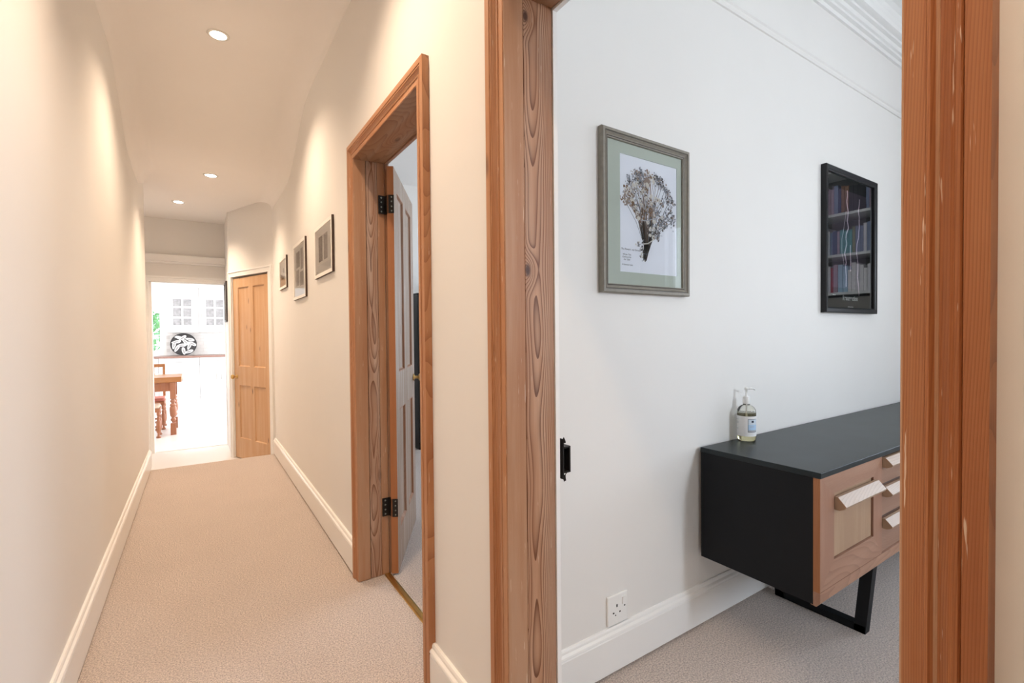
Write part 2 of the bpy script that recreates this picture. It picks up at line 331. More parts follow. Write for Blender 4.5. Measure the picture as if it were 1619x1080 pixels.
# kitchen shell
KB = 12.5
b = MB(); b.box((-3.3, KB, ZF), (-1.55, KB+.2, 2.8)); b.box((-.60, KB, ZF), (2.3, KB+.2, 2.8)); b.box((-1.55, KB, ZF), (-.60, KB+.2, .86)); b.box((-1.55, KB, 2.1), (-.60, KB+.2, 2.8))
b.box((-3.4, KY+.12, ZF), (-3.2, 8.6, 2.8)); b.box((-3.4, 11.2, ZF), (-3.2, KB, 2.8)); b.box((-3.4, 8.6, ZF), (-3.2, 11.2, .5)); b.box((-3.4, 8.6, 2.1), (-3.2, 11.2, 2.8))
b.box((2.2, KY+.12, ZF), (2.4, 8.3, 2.8)); b.box((2.2, 10.9, ZF), (2.4, KB, 2.8)); b.box((2.2, 8.3, 2.1), (2.4, 10.9, 2.8)); b.box((2.2, 8.3, ZF), (2.4, 10.9, ZF+.1))
struct('wall_kitchen', b, WALL, 'white kitchen walls seen blown out through the far doorway', 'wall')
b = MB(); b.box((-3.4, KY+.12, 2.62), (2.4, KB+.2, 2.7)); struct('ceiling', b, CEIL, 'white kitchen ceiling beyond the far doorway', 'ceiling')
# hall ceiling: high near the camera, sweeping down to a lower flat part, softly coved at both walls
def zc(y):
    if y < 3.45: return 2.98
    if y > 4.45: return 2.62
    u = (y-3.45)/1.0; return 2.98-.36*(u*u*(3-2*u))
b = MB(); rows = []
ys = [-2.1, 0, 2, 3.3] + [3.45+.1*k for k in range(11)] + [5, 5.5, 6, 6.5, 7.0]
for y in ys:
    z = zc(y); cr = .13; ring = [(XL-.15 if y < 5.45 else -1.3, y, z-cr if y < 5.45 else z), (XL-.001, y, z-cr)]
    if y > 5.45: ring = [(-1.3, y, z), (XL-.001, y, z)]
    nn = 8
    for k in range(nn+1):
        a = PI/2*k/nn; e = cr if y < 5.45 else 0.0
        ring.append((XL+e*(1-math.cos(a)), y, z-e*(1-math.sin(a))))
    for k in range(nn+1):
        a = PI/2*(1-k/nn); ring.append((XW-cr*(1-math.cos(a)), y, z-cr*(1-math.sin(a))))
    ring.append((XW+.05, y, z-cr)); 
    rows.append(ring)
rows = [r if len(r) == len(rows[0]) else r for r in rows]
b.loft(rows, closed=False, cap=False, smooth=True)
struct('ceiling', b, CEIL, 'cream hall ceiling sweeping down to a lower level with recessed lights', 'ceiling')
b = MB(); b.box((XR, -2.1, 3.14), (5.1, LW+.02, 3.2)); struct('ceiling', b, CEIL, 'white dining room ceiling above the moulded cornice', 'ceiling')
b = MB(); b.box((XR, 1.34, 2.95), (4.3, 5.35, 3.0)); struct('ceiling', b, CEIL, 'white ceiling of the study behind the limed door', 'ceiling')
b = MB(); b.box((-3.5, -2.3, 3.3), (5.4, 7.2, 3.4)); struct('sky_block', b, CEIL, 'flat unseen slab added above the ceilings to keep sky light out', 'sky_block')  # added slab that stops sky light leaking in from above

# skirtings
def skirt_prof(h, t): return [(0, .013), (t, .013), (t, h*.80), (t-.003, h*.82), (t-.003, h*.835), (t+.001, h*.85), (t-.001, h*.885), (t-.008, h*.92), (t-.009, h*.965), (t-.012, h), (0, h)]
def skirt(name, p0, p1, nrm, h, t, label, z=0):
    m = MB(); n = Vector((*nrm, 0)); pr = skirt_prof(h, t)
    m.prism(pr, lambda q: tuple(Vector((*p0, z+q[1]))+n*q[0]), lambda q: tuple(Vector((*p1, z+q[1]))+n*q[0]))
    return struct(name, m, GLOSS, label, 'skirting board')
skirt('baseboard_left', (XL, -2.0), (XL, 5.5), (1, 0), .172, .02, 'white moulded skirting board along the left hall wall')
skirt('baseboard_right', (XW, DA[1]), (XW, 5.40), (-1, 0), .168, .022, 'white skirting board on the right between first doorway and pine door')
skirt('baseboard_right', (XW, DB[1]), (XW, DA[0]), (-1, 0), .172, .022, 'short white skirting board between the two pine doorways')
skirt('baseboard_dining', (XR+.01, LW), (5.0, LW), (0, -1), .166, .018, 'tall white skirting board below the socket in the dining room')
skirt('baseboard_study', (XR, 5.3), (4.2, 5.3), (0, -1), .166, .018, 'white skirting board at the back of the study')
# picture rail and cornice in the dining room
m = MB(); pr = [(0, 2.600), (.006, 2.602), (.010, 2.612), (.010, 2.622), (.016, 2.628), (.016, 2.636), (.008, 2.644), (0, 2.646)]
m.prism(pr, lambda q: (XR, LW-q[0], q[1]), lambda q: (5.0, LW-q[0], q[1])); struct('trim_1', m, WALL, 'thin painted picture rail across the dining room wall', 'picture rail')
pr = [(0, 2.925), (.012, 2.925), (.015, 2.945), (.03, 2.95), (.03, 2.965), (.04, 2.97), (.045, 2.99), (.06, 2.995), (.06, 3.01), (.075, 3.015)]
for k in range(7):
    a = PI/2*k/6; pr.append((.085+.085*(1-math.cos(a)), 3.02+.085*math.sin(a)))
pr += [(.18, 3.105), (.18, 3.12), (.195, 3.125), (.20, 3.14), (0, 3.14)]
m = MB(); m.prism(pr, lambda q: (XR, LW-q[0], q[1]), lambda q: (5.0, LW-q[0], q[1])); struct('trim_2', m, GLOSS, 'white moulded plaster cornice at the top of the dining room wall', 'cornice')
# ledge over the kitchen doorway
m = MB(); m.box((-1.25, KY-.07, 2.105), (.305, KY, 2.185)); m.box((-1.25, KY-.055, 2.085), (.305, KY, 2.105))
struct('trim_3', m, GLOSS, 'white boxed ledge above the kitchen doorway', 'ledge', bevel=.004)

# ------------------------------------------------------------------ pine doorways in the right wall
APROF = [(0, .655), (0, .630), (.019, .630), (.0205, .6345), (.0225, .632), (.026, .6315), (.028, .636), (.032, .6405), (.038, .6425), (.044, .640), (.047, .6355), (.050, .636), (.051, .639), (.070, .639), (.070, .655)]
def architrave(parent, y0, y1, zt, mats, off, prof=APROF, to=lambda s, d, z: (d, s, z), names='architrave'):
    """three mitred lengths round an opening; s along the wall, d = depth coordinate"""
    n = [p for p in prof]
    A = MB(); A.loft([[to(y0+w, d, off[2]+.002) for w, d in n], [to(y0+w, d, zt-w) for w, d in n]])
    B = MB(); B.loft([[to(y1-w, d, off[2]+.002) for w, d in n], [to(y1-w, d, zt-w) for w, d in n]])
    H = MB(); H.loft([[to(y0+w, d, zt-w) for w, d in n], [to(y1-w, d, zt-w) for w, d in n]])
    return [A.build(names, mats[0], parent, off), B.build(names, mats[1], parent, off), H.build(names, mats[2], parent, off)]
def lining(parent, y0, y1, zt, near, far, off, rebate):
    a, c, t = y0+.070, y1-.070, zt-.070
    for sgn, y, mm in ((1, a, near), (-1, c, far)):
        m = MB(); m.box((.6402, y+sgn*.003, .001), (.6995, y-sgn*.03, t+.03)); m.build('lining_edge', P_STRIP, parent, off, bevel=.002)
        x1 = .757 if rebate else .795
        m = MB(); m.box((.7025, y-sgn*.001, .001), (x1, y-sgn*.03, t+.03)); m.build('lining', mm, parent, off, bevel=.0015)
        if rebate:
            m = MB(); m.box((x1+.0015, y-sgn*.004, .001), (.795, y-sgn*.03, t+.03)); m.build('rebate', P_STRIP, parent, off, bevel=.0015)
    m = MB(); m.box((.6402, a+.003, t-.003), (.6995, c-.003, t+.03)); m.box((.7025, a, t+.001), (.757, c, t+.03)); m.box((.7585, a, t+.004), (.795, c, t+.03))
    m.build('head_lining', P_SOFFIT, parent, off)
def room_architrave(parent, y0, y1, zt, off, mt=None):
    pr = [(0, .80), (0, .822), (.05, .825), (.07, .812), (.072, .797)]
    architrave(parent, y0, y1, zt, [mt or GLOSS]*3, off, pr, names='room_side_architrave')
offA = (XW, (DA[0]+DA[1])/2, 0); offB = (XW, (DB[0]+DB[1])/2, 0)
d2 = thing('door_2', offA, 'stripped pine doorway in the hall with its limed door standing open', 'doorway', kind='structure')
architrave(d2, *DA, [P_ARCH, P_ARCH, P_ARCH_HEAD], offA); lining(d2, *DA, P_JAMB2, P_JAMB2, offA, True)
room_architrave(d2, *DA, offA, P_SHADE)  # dark pine here paints in the shadow of the hinge-side gap
m = MB(); pr = [(-.016, .0), (-.013, .004), (-.005, .006), (-.003, .003), (.003, .003), (.005, .006), (.013, .004), (.016, 0)]
m.prism(pr, lambda q: (.785+q[0], 1.56, q[1]+.0005), lambda q: (.785+q[0], 2.35, q[1]+.0005)); m.build('threshold_strip', BRASS, d2, offA)
d1 = thing('door_1', offB, 'nearest stripped pine doorway opening onto the dining room', 'doorway', kind='structure')
architrave(d1, *DB, [P_ARCH_RIGHT, P_ARCH, P_ARCH_HEAD], offB); lining(d1, *DB, P_JAMB, P_JAMB, offB, False)
# move pith of the far jamb grain: lining built in the doorway's own coordinates
room_architrave(d1, DB[0], DB[1], DB[2], offB)
# box keep of the rim lock on the far room-side architrave
kp = MB(); yk, x0 = 1.0, .826
kp.box((x0-.002, yk-.001, .815), (x0+.001, yk+.03, .925))
kp.box((x0, yk-.001, .836), (x0+.026, yk+.003, .902)) if False else None
for (za, zb) in ((.832, .836), (.900, .904)): kp.box((x0, yk-.002, za), (x0+.022, yk+.05, zb))
kp.box((x0+.019, yk-.002, .832), (x0+.023, yk+.05, .904)); kp.box((x0, yk+.046, .832), (x0+.023, yk+.05, .904))
kp.tube([(x0+.004, yk+.0, .915), (x0+.001, yk, .925), (x0+.001, yk, .93)], [.004, .003, .001]); kp.tube([(x0+.010, yk, .832), (x0+.003, yk, .824), (x0+.004, yk, .812), (x0+.001, yk, .808)], [.002, .003, .004, .001])
k_ = kp.build('lock_keep', IRON, d1, offB); k_['label'] = 'black iron box keep on the white door edge'

def panel_leaf(parent, W_, H_, T_, mats, st=.095, rails=(.10, .19, .20), split=.40, mun=.09, bothsides=True):
    """four-panel door in local coords: x 0..W, y -T/2..T/2, z 0..H; front = -y"""
    MF, ME, MP, MG = mats
    def bx(name, x0, x1, z0, z1, mm, ed=None):
        m = MB(); m.box((x0, -T_/2, z0), (x1, T_/2, z1)); o = m.build(name, mm if not ed else [mm, ed], parent)
        if ed:
            for p in o.data.polygons:
                if abs(p.normal.x) > .9: p.material_index = 1
        return o
    top, lock, bot = rails; zl = H_*split
    bx('stile', 0, st, 0, H_, MF, ME); bx('stile', W_-st, W_, 0, H_, MF, ME)
    bx('rail', st, W_-st, 0, bot, MF); bx('rail', st, W_-st, zl, zl+lock, MF); bx('rail', st, W_-st, H_-top, H_, MF)
    xm = W_/2
    for z0, z1 in ((bot, zl), (zl+lock, H_-top)):
        bx('muntin', xm-mun/2, xm+mun/2, z0, z1, MF)
        for xa, xb in ((st, xm-mun/2), (xm+mun/2, W_-st)):
            m = MB(); d = T_/2
            for s in (-1, 1):
                w = [(0, d), (.006, d-.001), (.012, d-.011), (.016, d-.012)]
                for (i0, h0), (i1, h1) in zip(w, w[1:]):
                    q = lambda i, h: [(xa+i, s*h, z0+i), (xb-i, s*h, z0+i), (xb-i, s*h, z1-i), (xa+i, s*h, z1-i)]
                    A, B = q(i0, h0), q(i1, h1)
                    m.add(A+B, [(0, 1, 5, 4), (1, 2, 6, 5), (2, 3, 7, 6), (3, 0, 4, 7)], 1)
                i = .016; h = d-.012
                m.add([(xa+i, s*h, z0+i), (xb-i, s*h, z0+i), (xb-i, s*h, z1-i), (xa+i, s*h, z1-i)], [(0, 1, 2, 3)], 0)
            m.build('panel', [MP, MG], parent)
# study door leaf: hinge edge at (.802,2.315)-(.83,2.298), leaf runs 29 deg off the hall direction
la = R(29.2)
leaf = sub('door_leaf', d2, (0, 0, 0), 0)
leaf.location = (.811-offA[0], 2.3115-offA[1], .012); leaf.rotation_euler = (0, 0, PI/2-la)
panel_leaf(leaf, .70, 2.038, .033, (P_LEAF, P_EDGE, P_LEAF, P_SHADE))
m = MB(); m.lathe([(.001, 0), (.022, .0), (.022, .005), (.009, .008), (.009, .03), (.02, .035), (.026, .048), (.02, .06), (.001, .063)], (0, 0, 0), 20, axis='y')
kn = m.build('knob', BRASS, leaf); kn.location = (.655, -.0165, .93); kn.rotation_euler = (PI, 0, 0)
def hinge(z, parent):
    m = MB(); hx, hy = .801, 2.335
    m.lathe([(.006, -.045), (.0065, -.043), (.0065, .043), (.006, .045)], (hx+.001, hy-.003, z), 12, 0)
    m.box((.762, 2.3505, z-.045), (hx, 2.344, z+.045), 0)
    e0 = Vector((.802, 2.315, 0)); e1 = Vector((.826, 2.3005, 0)); nn = Vector((-math.sin(la), -math.cos(la), 0))*.0025
    q = [e0+nn*.3, e1+nn*.3, e1+nn*1.6, e0+nn*1.6]
    m.add([tuple(p+Vector((0, 0, z-.045))) for p in q]+[tuple(p+Vector((0, 0, z+.045))) for p in q], [(0, 3, 2, 1), (4, 5, 6, 7), (0, 1, 5, 4), (1, 2, 6, 5), (2, 3, 7, 6), (3, 0, 4, 7)], 0)
    m.box((hx-.004, 2.318, z-.045), (hx+.004, 2.348, z+.045), 0)
    for dz in (-.034, -.012, .012, .034):
        m.lathe([(.0045, 0), (.004, -.0015)], (.776, 2.3438, z+dz), 10, 1, axis='y')
        c = e0*.4+e1*.6+nn*1.7; m.lathe([(.0042, 0), (.0036, -.0012)], (c.x, c.y, z+dz), 10, 1, axis='y')
    m.build('hinge', [IRON, STEEL], parent, offA)
hinge(1.862, d2); hinge(.345, d2)

# kitchen doorway architrave
offK = (-.08, KY, ZF)
d4 = thing('door_4', offK, 'white painted doorway at the end of the hall leading to the kitchen', 'doorway', kind='structure')
architrave(d4, -.535, .372, 1.935, [GLOSS]*3, offK, [(0, KY), (0, KY-.02), (.02, KY-.022), (.025, KY-.016), (.055, KY-.014), (.065, KY-.018), (.07, KY-.014), (.07, KY)], to=lambda s, d, z: (min(s, .304), d, z))
m = MB(); m.box((-.465, KY-.005, ZF), (-.440, KY+.125, 1.865)); m.box((.296, KY-.005, ZF), (.302, KY+.125, 1.865)); m.box((-.465, KY-.005, 1.858), (.302, KY+.125, 1.88)); m.build('lining', GLOSS, d4, offK)
m = MB(); m.box((-.44, KY+.03, ZF), (.30, KY+.09, ZF+.006)); m.build('threshold', WHITE, d4, offK)

# pine door in the angled wall
d3 = thing('door_3', sp(0, 0, ZF), 'closed waxed pine four-panel door at the end of the hall', 'door', kind='structure')
d3.rotation_euler = (0, 0, 0)
off3 = sp(0, 0, ZF)
pr3 = [(0, 0), (0, .018), (.015, .02), (.02, .013), (.055, .012), (.06, .016), (.065, .014), (.065, 0)]
architrave(d3, .018, .955, 1.94, [GLOSS]*3, off3, pr3, to=lambda s, d, z: sp(s, d, z))
lf = sub('door_leaf', d3, tuple(Vector(sp(.087, -.022, ZF+.012))-Vector(off3)), PI/2+SA)
panel_leaf(lf, .785, 2.01, .036, (P_DOOR3, P_DOOR3, P_DOOR3, P_DOOR3), st=.10, rails=(.10, .20, .22), split=.41, mun=.08)
# leaf local +x runs along SD; its local +y points to SN's side
m = MB(); m.lathe([(.001, 0), (.024, 0), (.024, .004), (.009, .007), (.009, .028), (.022, .034), (.027, .046), (.02, .058), (.001, .061)], (0, 0, 0), 20, axis='y')
kn3 = m.build('knob', BRASS, lf); kn3.location = (.735, .018, .91)
for z in (.22, 1.72):
    m = MB(); m.lathe([(.006, -.04), (.006, .04)], (0, .019, z), 10); m.box((0, .0185, z-.04), (.012, .0195, z+.04)); m.build('hinge', IRON, lf)

# ------------------------------------------------------------------ ceiling downlights
BULB = emis('lit_lamp_face', (1, .93, .82), 30)
for i, lab in enumerate(('nearest and largest recessed downlight in the high part of the hall ceiling', 'middle recessed downlight of the three, in the lower hall ceiling', 'farthest recessed downlight, close to the wall above the kitchen door')):
    x, y, z = DL[i]
    t = thing('ceiling_light', (x, y, z), lab, 'light', 'recessed hall downlights')
    m = MB(); m.lathe([(.040, .012), (.040, -.003), (.044, -.006), (.055, -.005), (.058, .0), (.058, .004)], (0, 0, 0), 32); o = m.build('rim', WHITE, t)
    o.data.polygons[-1].material_index = 0
    m = MB(); m.lathe([(.001, -.0065), (.034, -.0065), (.036, -.0045)], (0, 0, 0), 24); m.build('lamp_face', BULB, t)

# ------------------------------------------------------------------ pictures
def frame4(mb, x0, x1, z0, z1, prof, to, mi=0):
    """mitred moulding; prof = (inset, height) ; mi list per profile segment"""
    def ring(i, h): return [to(x0+i, h, z0+i), to(x1-i, h, z0+i), to(x1-i, h, z1-i), to(x0+i, h, z1-i)]
    for k in range(len(prof)-1):
        A = ring(*prof[k][:2]); B = ring(*prof[k+1][:2]); mm = prof[k][2] if len(prof[k]) > 2 else mi
        mb.add(A+B, [(0, 1, 5, 4), (1, 2, 6, 5), (2, 3, 7, 6), (3, 0, 4, 7)], mm)
def quad(mb, x0, x1, z0, z1, h, to, mi=0): mb.add([to(x0, h, z0), to(x1, h, z0), to(x1, h, z1), to(x0, h, z1)], [(0, 1, 2, 3)], mi)
# --- pressed flower print
toD = lambda x, h, z: (x, LW-h, z)
px0, px1, pz0, pz1 = 1.163, 1.636, 1.354, 1.925
offp = (1.40, LW, 1.354)
pc = thing('framed_picture', offp, 'sage framed flower bouquet print hanging nearest the doorway in the dining room', 'picture')
m = MB(); frame4(m, px0, px1, pz0, pz1, [(0, .001), (0, .020), (.003, .025), (.012, .025, 0), (.013, .022, 1), (.015, .022, 0), (.017, .024, 0), (.022, .019, 0), (.026, .017, 1), (.027, .015, 1), (.029, .017, 0), (.032, .016, 0), (.033, .007, 1), (.033, .004)], toD)
m.build('frame', [SAGE, SAGED], pc, offp)
m = MB(); m.box(toD(px0+.002, .001, pz0+.002), toD(px1-.002, .004, pz1-.002)); m.build('backing', DARKWOOD, pc, offp)
qx0, qx1, qz0, qz1 = 1.262, 1.577, 1.432, 1.853
m = MB(); frame4(m, px0+.030, px1-.030, pz0+.030, pz1-.030, [(0, .0085), (qx0-px0-.030, .0085)], toD)
# exact mount opening
m = MB()
X0, X1, Z0, Z1 = px0+.031, px1-.031, pz0+.031, pz1-.031
for (a0, a1, c0, c1) in ((X0, qx0, Z0, Z1), (qx1, X1, Z0, Z1), (qx0, qx1, Z0, qz0), (qx0, qx1, qz1, Z1)):
    m.box(toD(a0, .006, c0), toD(a1, .0085, c1))
m.build('mount', MOUNT, pc, offp)
m = MB(); m.box(toD(qx0-.01, .0045, qz0-.01), toD(qx1+.01, .006, qz1+.01)); m.build('print', PAPER, pc, offp)
INK = [plain('ink_dark', (.06, .045, .04), .8), plain('ink_slate', (.20, .21, .24), .8), plain('ink_taupe', (.30, .22, .18), .8), plain('ink_cream', (.66, .62, .56), .8), plain('ink_brown', (.20, .11, .055), .8), plain('ink_lightgrey', (.42, .42, .46), .8)]
grey = [(1.342, 1.792), (1.359, 1.798), (1.375, 1.804), (1.383, 1.797), (1.338, 1.781), (1.354, 1.778), (1.371, 1.789), (1.31, 1.762), (1.318, 1.755), (1.379, 1.768), (1.383, 1.758), (1.455, 1.801), (1.463, 1.788), (1.485, 1.789), (1.476, 1.779), (1.494, 1.773), (1.511, 1.764), (1.52, 1.748), (1.518, 1.73), (1.552, 1.718), (1.534, 1.721), (1.538, 1.681), (1.556, 1.662), (1.547, 1.638), (1.511, 1.619), (1.484, 1.627), (1.466, 1.602), (1.475, 1.629), (1.52, 1.655), (1.506, 1.639), (1.484, 1.65), (1.467, 1.671), (1.489, 1.703), (1.45, 1.692), (1.471, 1.585), (1.462, 1.573)]
brown = [(1.4, 1.786), (1.421, 1.798), (1.429, 1.794), (1.408, 1.762), (1.404, 1.753), (1.302, 1.734), (1.314, 1.733), (1.291, 1.715), (1.298, 1.703), (1.326, 1.715), (1.283, 1.695), (1.318, 1.684), (1.334, 1.681), (1.428, 1.666), (1.424, 1.654), (1.441, 1.651), (1.378, 1.634), (1.37, 1.639), (1.302, 1.687)]
cream = [(1.383, 1.735), (1.391, 1.734), (1.403, 1.712), (1.429, 1.724), (1.431, 1.693), (1.454, 1.718), (1.463, 1.716), (1.33, 1.691), (1.346, 1.672), (1.354, 1.65), (1.359, 1.633), (1.37, 1.694), (1.378, 1.682), (1.411, 1.626), (1.447, 1.63), (1.489, 1.651), (1.467, 1.612), (1.424, 1.6), (1.445, 1.601), (1.423, 1.577), (1.44, 1.571), (1.35, 1.752), (1.334, 1.75), (1.442, 1.779), (1.425, 1.779), (1.476, 1.713)]
rb = random.Random(3)
def strip(mb, pts, w, h, mi):
    for (a, c) in zip(pts, pts[1:]):
        d = Vector((c[0]-a[0], c[1]-a[1])); L = d.length or 1; n = Vector((-d.y, d.x))/L*w/2
        mb.add([toD(a[0]+n.x, h, a[1]+n.y), toD(a[0]-n.x, h, a[1]-n.y), toD(c[0]-n.x, h, c[1]-n.y), toD(c[0]+n.x, h, c[1]+n.y)], [(0, 1, 2, 3)], mi)
def blob(mb, x, z, r, h, mi, n=7):
    ph = rb.random()*6; mb.add([toD(x+r*rb.uniform(.55, 1.2)*math.cos(ph+2*PI*i/n), h, z+r*rb.uniform(.55, 1.2)*math.sin(ph+2*PI*i/n)) for i in range(n)], [tuple(range(n))], mi)
m = MB()
for k, (x, z) in enumerate(grey+brown+cream):
    nx, nz = 1.405+rb.uniform(-.016, .018), 1.54+rb.uniform(-.005, .015)
    if x > 1.50: nx += .008
    mid = ((x+nx)/2+rb.uniform(-.006, .006)+(nx-x)*.10, (z+nz)/2+rb.uniform(-.006, .006))
    strip(m, [(x, z), mid, (nx, nz), (1.392+(nx-1.405)*.5, 1.485+rb.uniform(-.006, .008))], rb.uniform(.0014, .0026), .0062, rb.choice([0, 0, 1, 4, 2]))
for k in range(46):
    x = rb.uniform(1.345, 1.455); z = rb.uniform(1.60, 1.72); strip(m, [(x, z), (1.405+(x-1.4)*.35, 1.54)], rb.uniform(.0015, .004), .00625, rb.choice([0, 0, 4, 2, 1]))
m.build('printed_stems', INK, pc, offp)['kind'] = 'stuff'
m = MB()
def cluster(lst, cols, cnt, spread, r):
    for (x, z) in lst:
        for k in range(cnt):
            blob(m, x+rb.gauss(0, spread), z+rb.gauss(0, spread), r*rb.uniform(.5, 1.2), .0064+.0001*rb.random(), rb.choice(cols))
cluster(grey, [1, 1, 5, 0, 2], 18, .0085, .0048); cluster(brown, [2, 2, 4, 5, 3], 15, .0095, .0056)
cluster([(1.359, 1.537), (1.356, 1.531), (1.383, 1.548), (1.38, 1.527), (1.378, 1.518), (1.394, 1.51), (1.378, 1.496), (1.388, 1.483)], [0, 0, 3, 5, 1], 7, .006, .004)
cluster([(1.38+rb.uniform(-.05, .06), 1.70+rb.uniform(-.06, .08)) for _ in range(34)], [0, 1, 2, 4, 5, 3], 7, .008, .0038)
for (x, z) in cream:
    blob(m, x, z, .0095, .0067, 3, 9); blob(m, x+.002, z-.002, .0045, .0068, rb.choice([3, 2, 5]), 6)
blob(m, 1.425, 1.668, .013, .0069, 4, 11); blob(m, 1.425, 1.668, .007, .007, 2, 9); blob(m, 1.425, 1.668, .003, .0071, 0, 7)
blob(m, 1.408, 1.775, .016, .00685, 2, 12); blob(m, 1.408, 1.762, .011, .0069, 3, 11); blob(m, 1.326, 1.692, .013, .0069, 3, 11); blob(m, 1.33, 1.685, .010, .007, 4, 9)
m.build('printed_flowers', INK, pc, offp)['kind'] = 'stuff'
m = MB(); strip(m, [(1.372, 1.628), (1.40, 1.628), (1.44, 1.64), (1.47, 1.648)], .0035, .0072, 5); m.build('printed_ribbon', INK, pc, offp); m = MB(); strip(m, [(1.383, 1.541), (1.41, 1.545), (1.438, 1.56), (1.446, 1.566)], .004, .0072, 3)
m.build('printed_ribbon', INK, pc, offp)
def text_mesh(name, s, size, mat, parent, off, loc, shear=0, rot=(PI/2, 0, 0), extrude=0, offset=0):
    cu = bpy.data.curves.new('tmp', 'FONT'); cu.body = s; cu.size = size; cu.shear = shear; cu.align_x = 'CENTER'; cu.extrude = extrude; cu.offset = offset
    to_ = bpy.data.objects.new('tmp', cu); me = bpy.data.meshes.new_from_object(to_)
    o = bpy.data.objects.new(name, me); COL.objects.link(o); me.materials.clear(); me.materials.append(mat)
    o.parent = parent; o.location = (loc[0]-off[0], loc[1]-off[1], loc[2]-off[2]); o.rotation_euler = rot
    bpy.data.objects.remove(to_); return o
for s, x, z, sz in (('The Flowers - our Summer', 1.320, 1.5115, .0095), ('Winter Tide', 1.297, 1.4925, .0085), ('Gathered for', 1.297, 1.4835, .0085), ('the Table', 1.297, 1.4745, .0085), ('A Summer note', 1.300, 1.456, .0085)):
    text_mesh('printed_caption', s, sz, INK[0], pc, offp, (x, LW-.0065, z), .3)
m = MB(); quad(m, X0, X1, Z0, Z1, .010, toD); m.build('glass', PANE, pc, offp, keep=True)

# --- black framed poster
px0, px1, pz0, pz1 = 2.778, 3.434, 1.312, 2.098
offq = (3.10, LW, 1.312)
pb = thing('framed_poster', offq, 'black framed dark poster with pale lightning streaks on the dining room wall', 'picture')
m = MB(); frame4(m, px0, px1, pz0, pz1, [(0, .001), (0, .028), (.004, .030), (.022, .028), (.024, .026), (.030, .022), (.030, .008)], toD); m.build('frame', BLACK, pb, offq)
POSTER = plain('poster_print', (.028, .029, .030), .6, var=.3, vs=6); POSTER2 = plain('poster_image', (.11, .085, .115), .6, var=.35, vs=5)
BOLT = plain('poster_lightning', (.95, .82, .92), .6); LETTER = plain('poster_letters', (.78, .80, .78), .6)
m = MB(); m.box(toD(px0+.02, .001, pz0+.02), toD(px1-.02, .010, pz1-.02)); m.build('print', POSTER, pb, offq)
m = MB(); m.box(toD(2.885, .010, 1.452), toD(3.322, .0103, 2.0)); m.build('printed_image', POSTER2, pb, offq)
for L, w in (([(3.068, 2.002), (3.062, 1.941), (3.079, 1.888), (3.069, 1.832), (3.084, 1.792), (3.057, 1.757), (3.063, 1.703), (3.037, 1.645), (3.058, 1.592), (3.049, 1.573), (3.056, 1.46)], .011),
             ([(3.227, 1.975), (3.212, 1.906), (3.223, 1.841), (3.219, 1.784), (3.197, 1.716), (3.191, 1.658), (3.209, 1.593), (3.203, 1.527), (3.226, 1.414)], .010),
             ([(3.056, 1.885), (3.036, 1.819), (3.016, 1.753), (3.002, 1.697), (3.004, 1.642), (3.029, 1.58)], .005), ([(3.11, 1.70), (3.115, 1.60), (3.112, 1.55)], .010)):
    L2 = [L[0]]
    for a, c in zip(L, L[1:]): L2 += [((a[0]+c[0])/2+rb.uniform(-.008, .008), (a[1]+c[1])/2), c]
    m = MB(); strip(m, L2, w, .0108, 0); m.build('printed_lightning', BOLT, pb, offq)
text_mesh('printed_title', 'Resurrection', .037, LETTER, pb, offq, (3.112, LW-.0108, 1.385), offset=.0018)
m = MB(); m.box(toD(3.08, .010, 1.345), toD(3.15, .0108, 1.350)); m.build('printed_credit', LETTER, pb, offq)
m = MB(); m.box(toD(2.895, .010, 1.408), toD(2.93, .0108, 1.413)); m.build('printed_credit', LETTER, pb, offq)
m = MB(); quad(m, px0+.028, px1-.028, pz0+.028, pz1-.028, .014, toD); m.build('glass', PANE2, pb, offq, keep=True)

# --- three hall pictures
toH = lambda y, h, z: (XW-h, y, z)
PW = plain('photo_warm_grey', (.50, .44, .41), .7, var=.5, vs=60); PM = plain('mount_cream', (.92, .89, .85), .8); PS = plain('print_white', (.82, .80, .78), .6); PD = plain('print_mid_grey', (.40, .34, .30), .7, var=.5, vs=80)
def hall_pic(y0, y1, z0, z1, lab, deco):
    off = (XW, (y0+y1)/2, z0); t = thing('framed_picture', off, lab, 'picture', 'small framed pictures on the hall wall')
    m = MB(); frame4(m, y0, y1, z0, z1, [(0, .001, 1), (0, .011, 1), (.001, .0145, 0), (.022, .0145, 0), (.023, .011, 0), (.023, .008, 0)], toH); m.build('frame', [WFRAME, DARKWOOD], t, off)
    m = MB(); m.box(toH(y0+.003, .001, z0+.003), toH(y1-.003, .008, z1-.003)); m.build('mount', PM, t, off)
    m = MB()
    for (a, b_, c, d, mi) in deco: m.box(toH(y0+a*(y1-y0), .008, z0+c*(z1-z0)), toH(y0+b_*(y1-y0), .0088, z0+d*(z1-z0)), mi)
    m.build('print', [PW, PS, PD], t, off)
    m = MB(); quad(m, y1-.016, y0+.016, z0+.016, z1-.016, .010, toH); m.build('glass', PANE, t, off, keep=True)
hall_pic(2.80, 3.28, 1.575, 1.895, 'white framed picture of two upright photos, nearest the doorway in the hall', [(.28, .48, .30, .78, 0), (.56, .78, .30, .78, 2), (.14, .86, .12, .24, 1)])
hall_pic(3.60, 4.10, 1.49, 1.915, 'tall white framed photo montage, middle of the three hall pictures', [(.22, .40, .50, .86, 0), (.48, .76, .56, .84, 2), (.22, .46, .22, .46, 2), (.54, .78, .24, .52, 0), (.10, .88, .03, .19, 1)])  # lowest white block is a glass reflection painted into the print
hall_pic(4.45, 4.86, 1.63, 1.905, 'smallest white framed sketch, farthest along the hall wall', [(.2, .8, .1, .9, 1), (.35, .5, .5, .66, 2), (.4, .75, .3, .38, 2)])
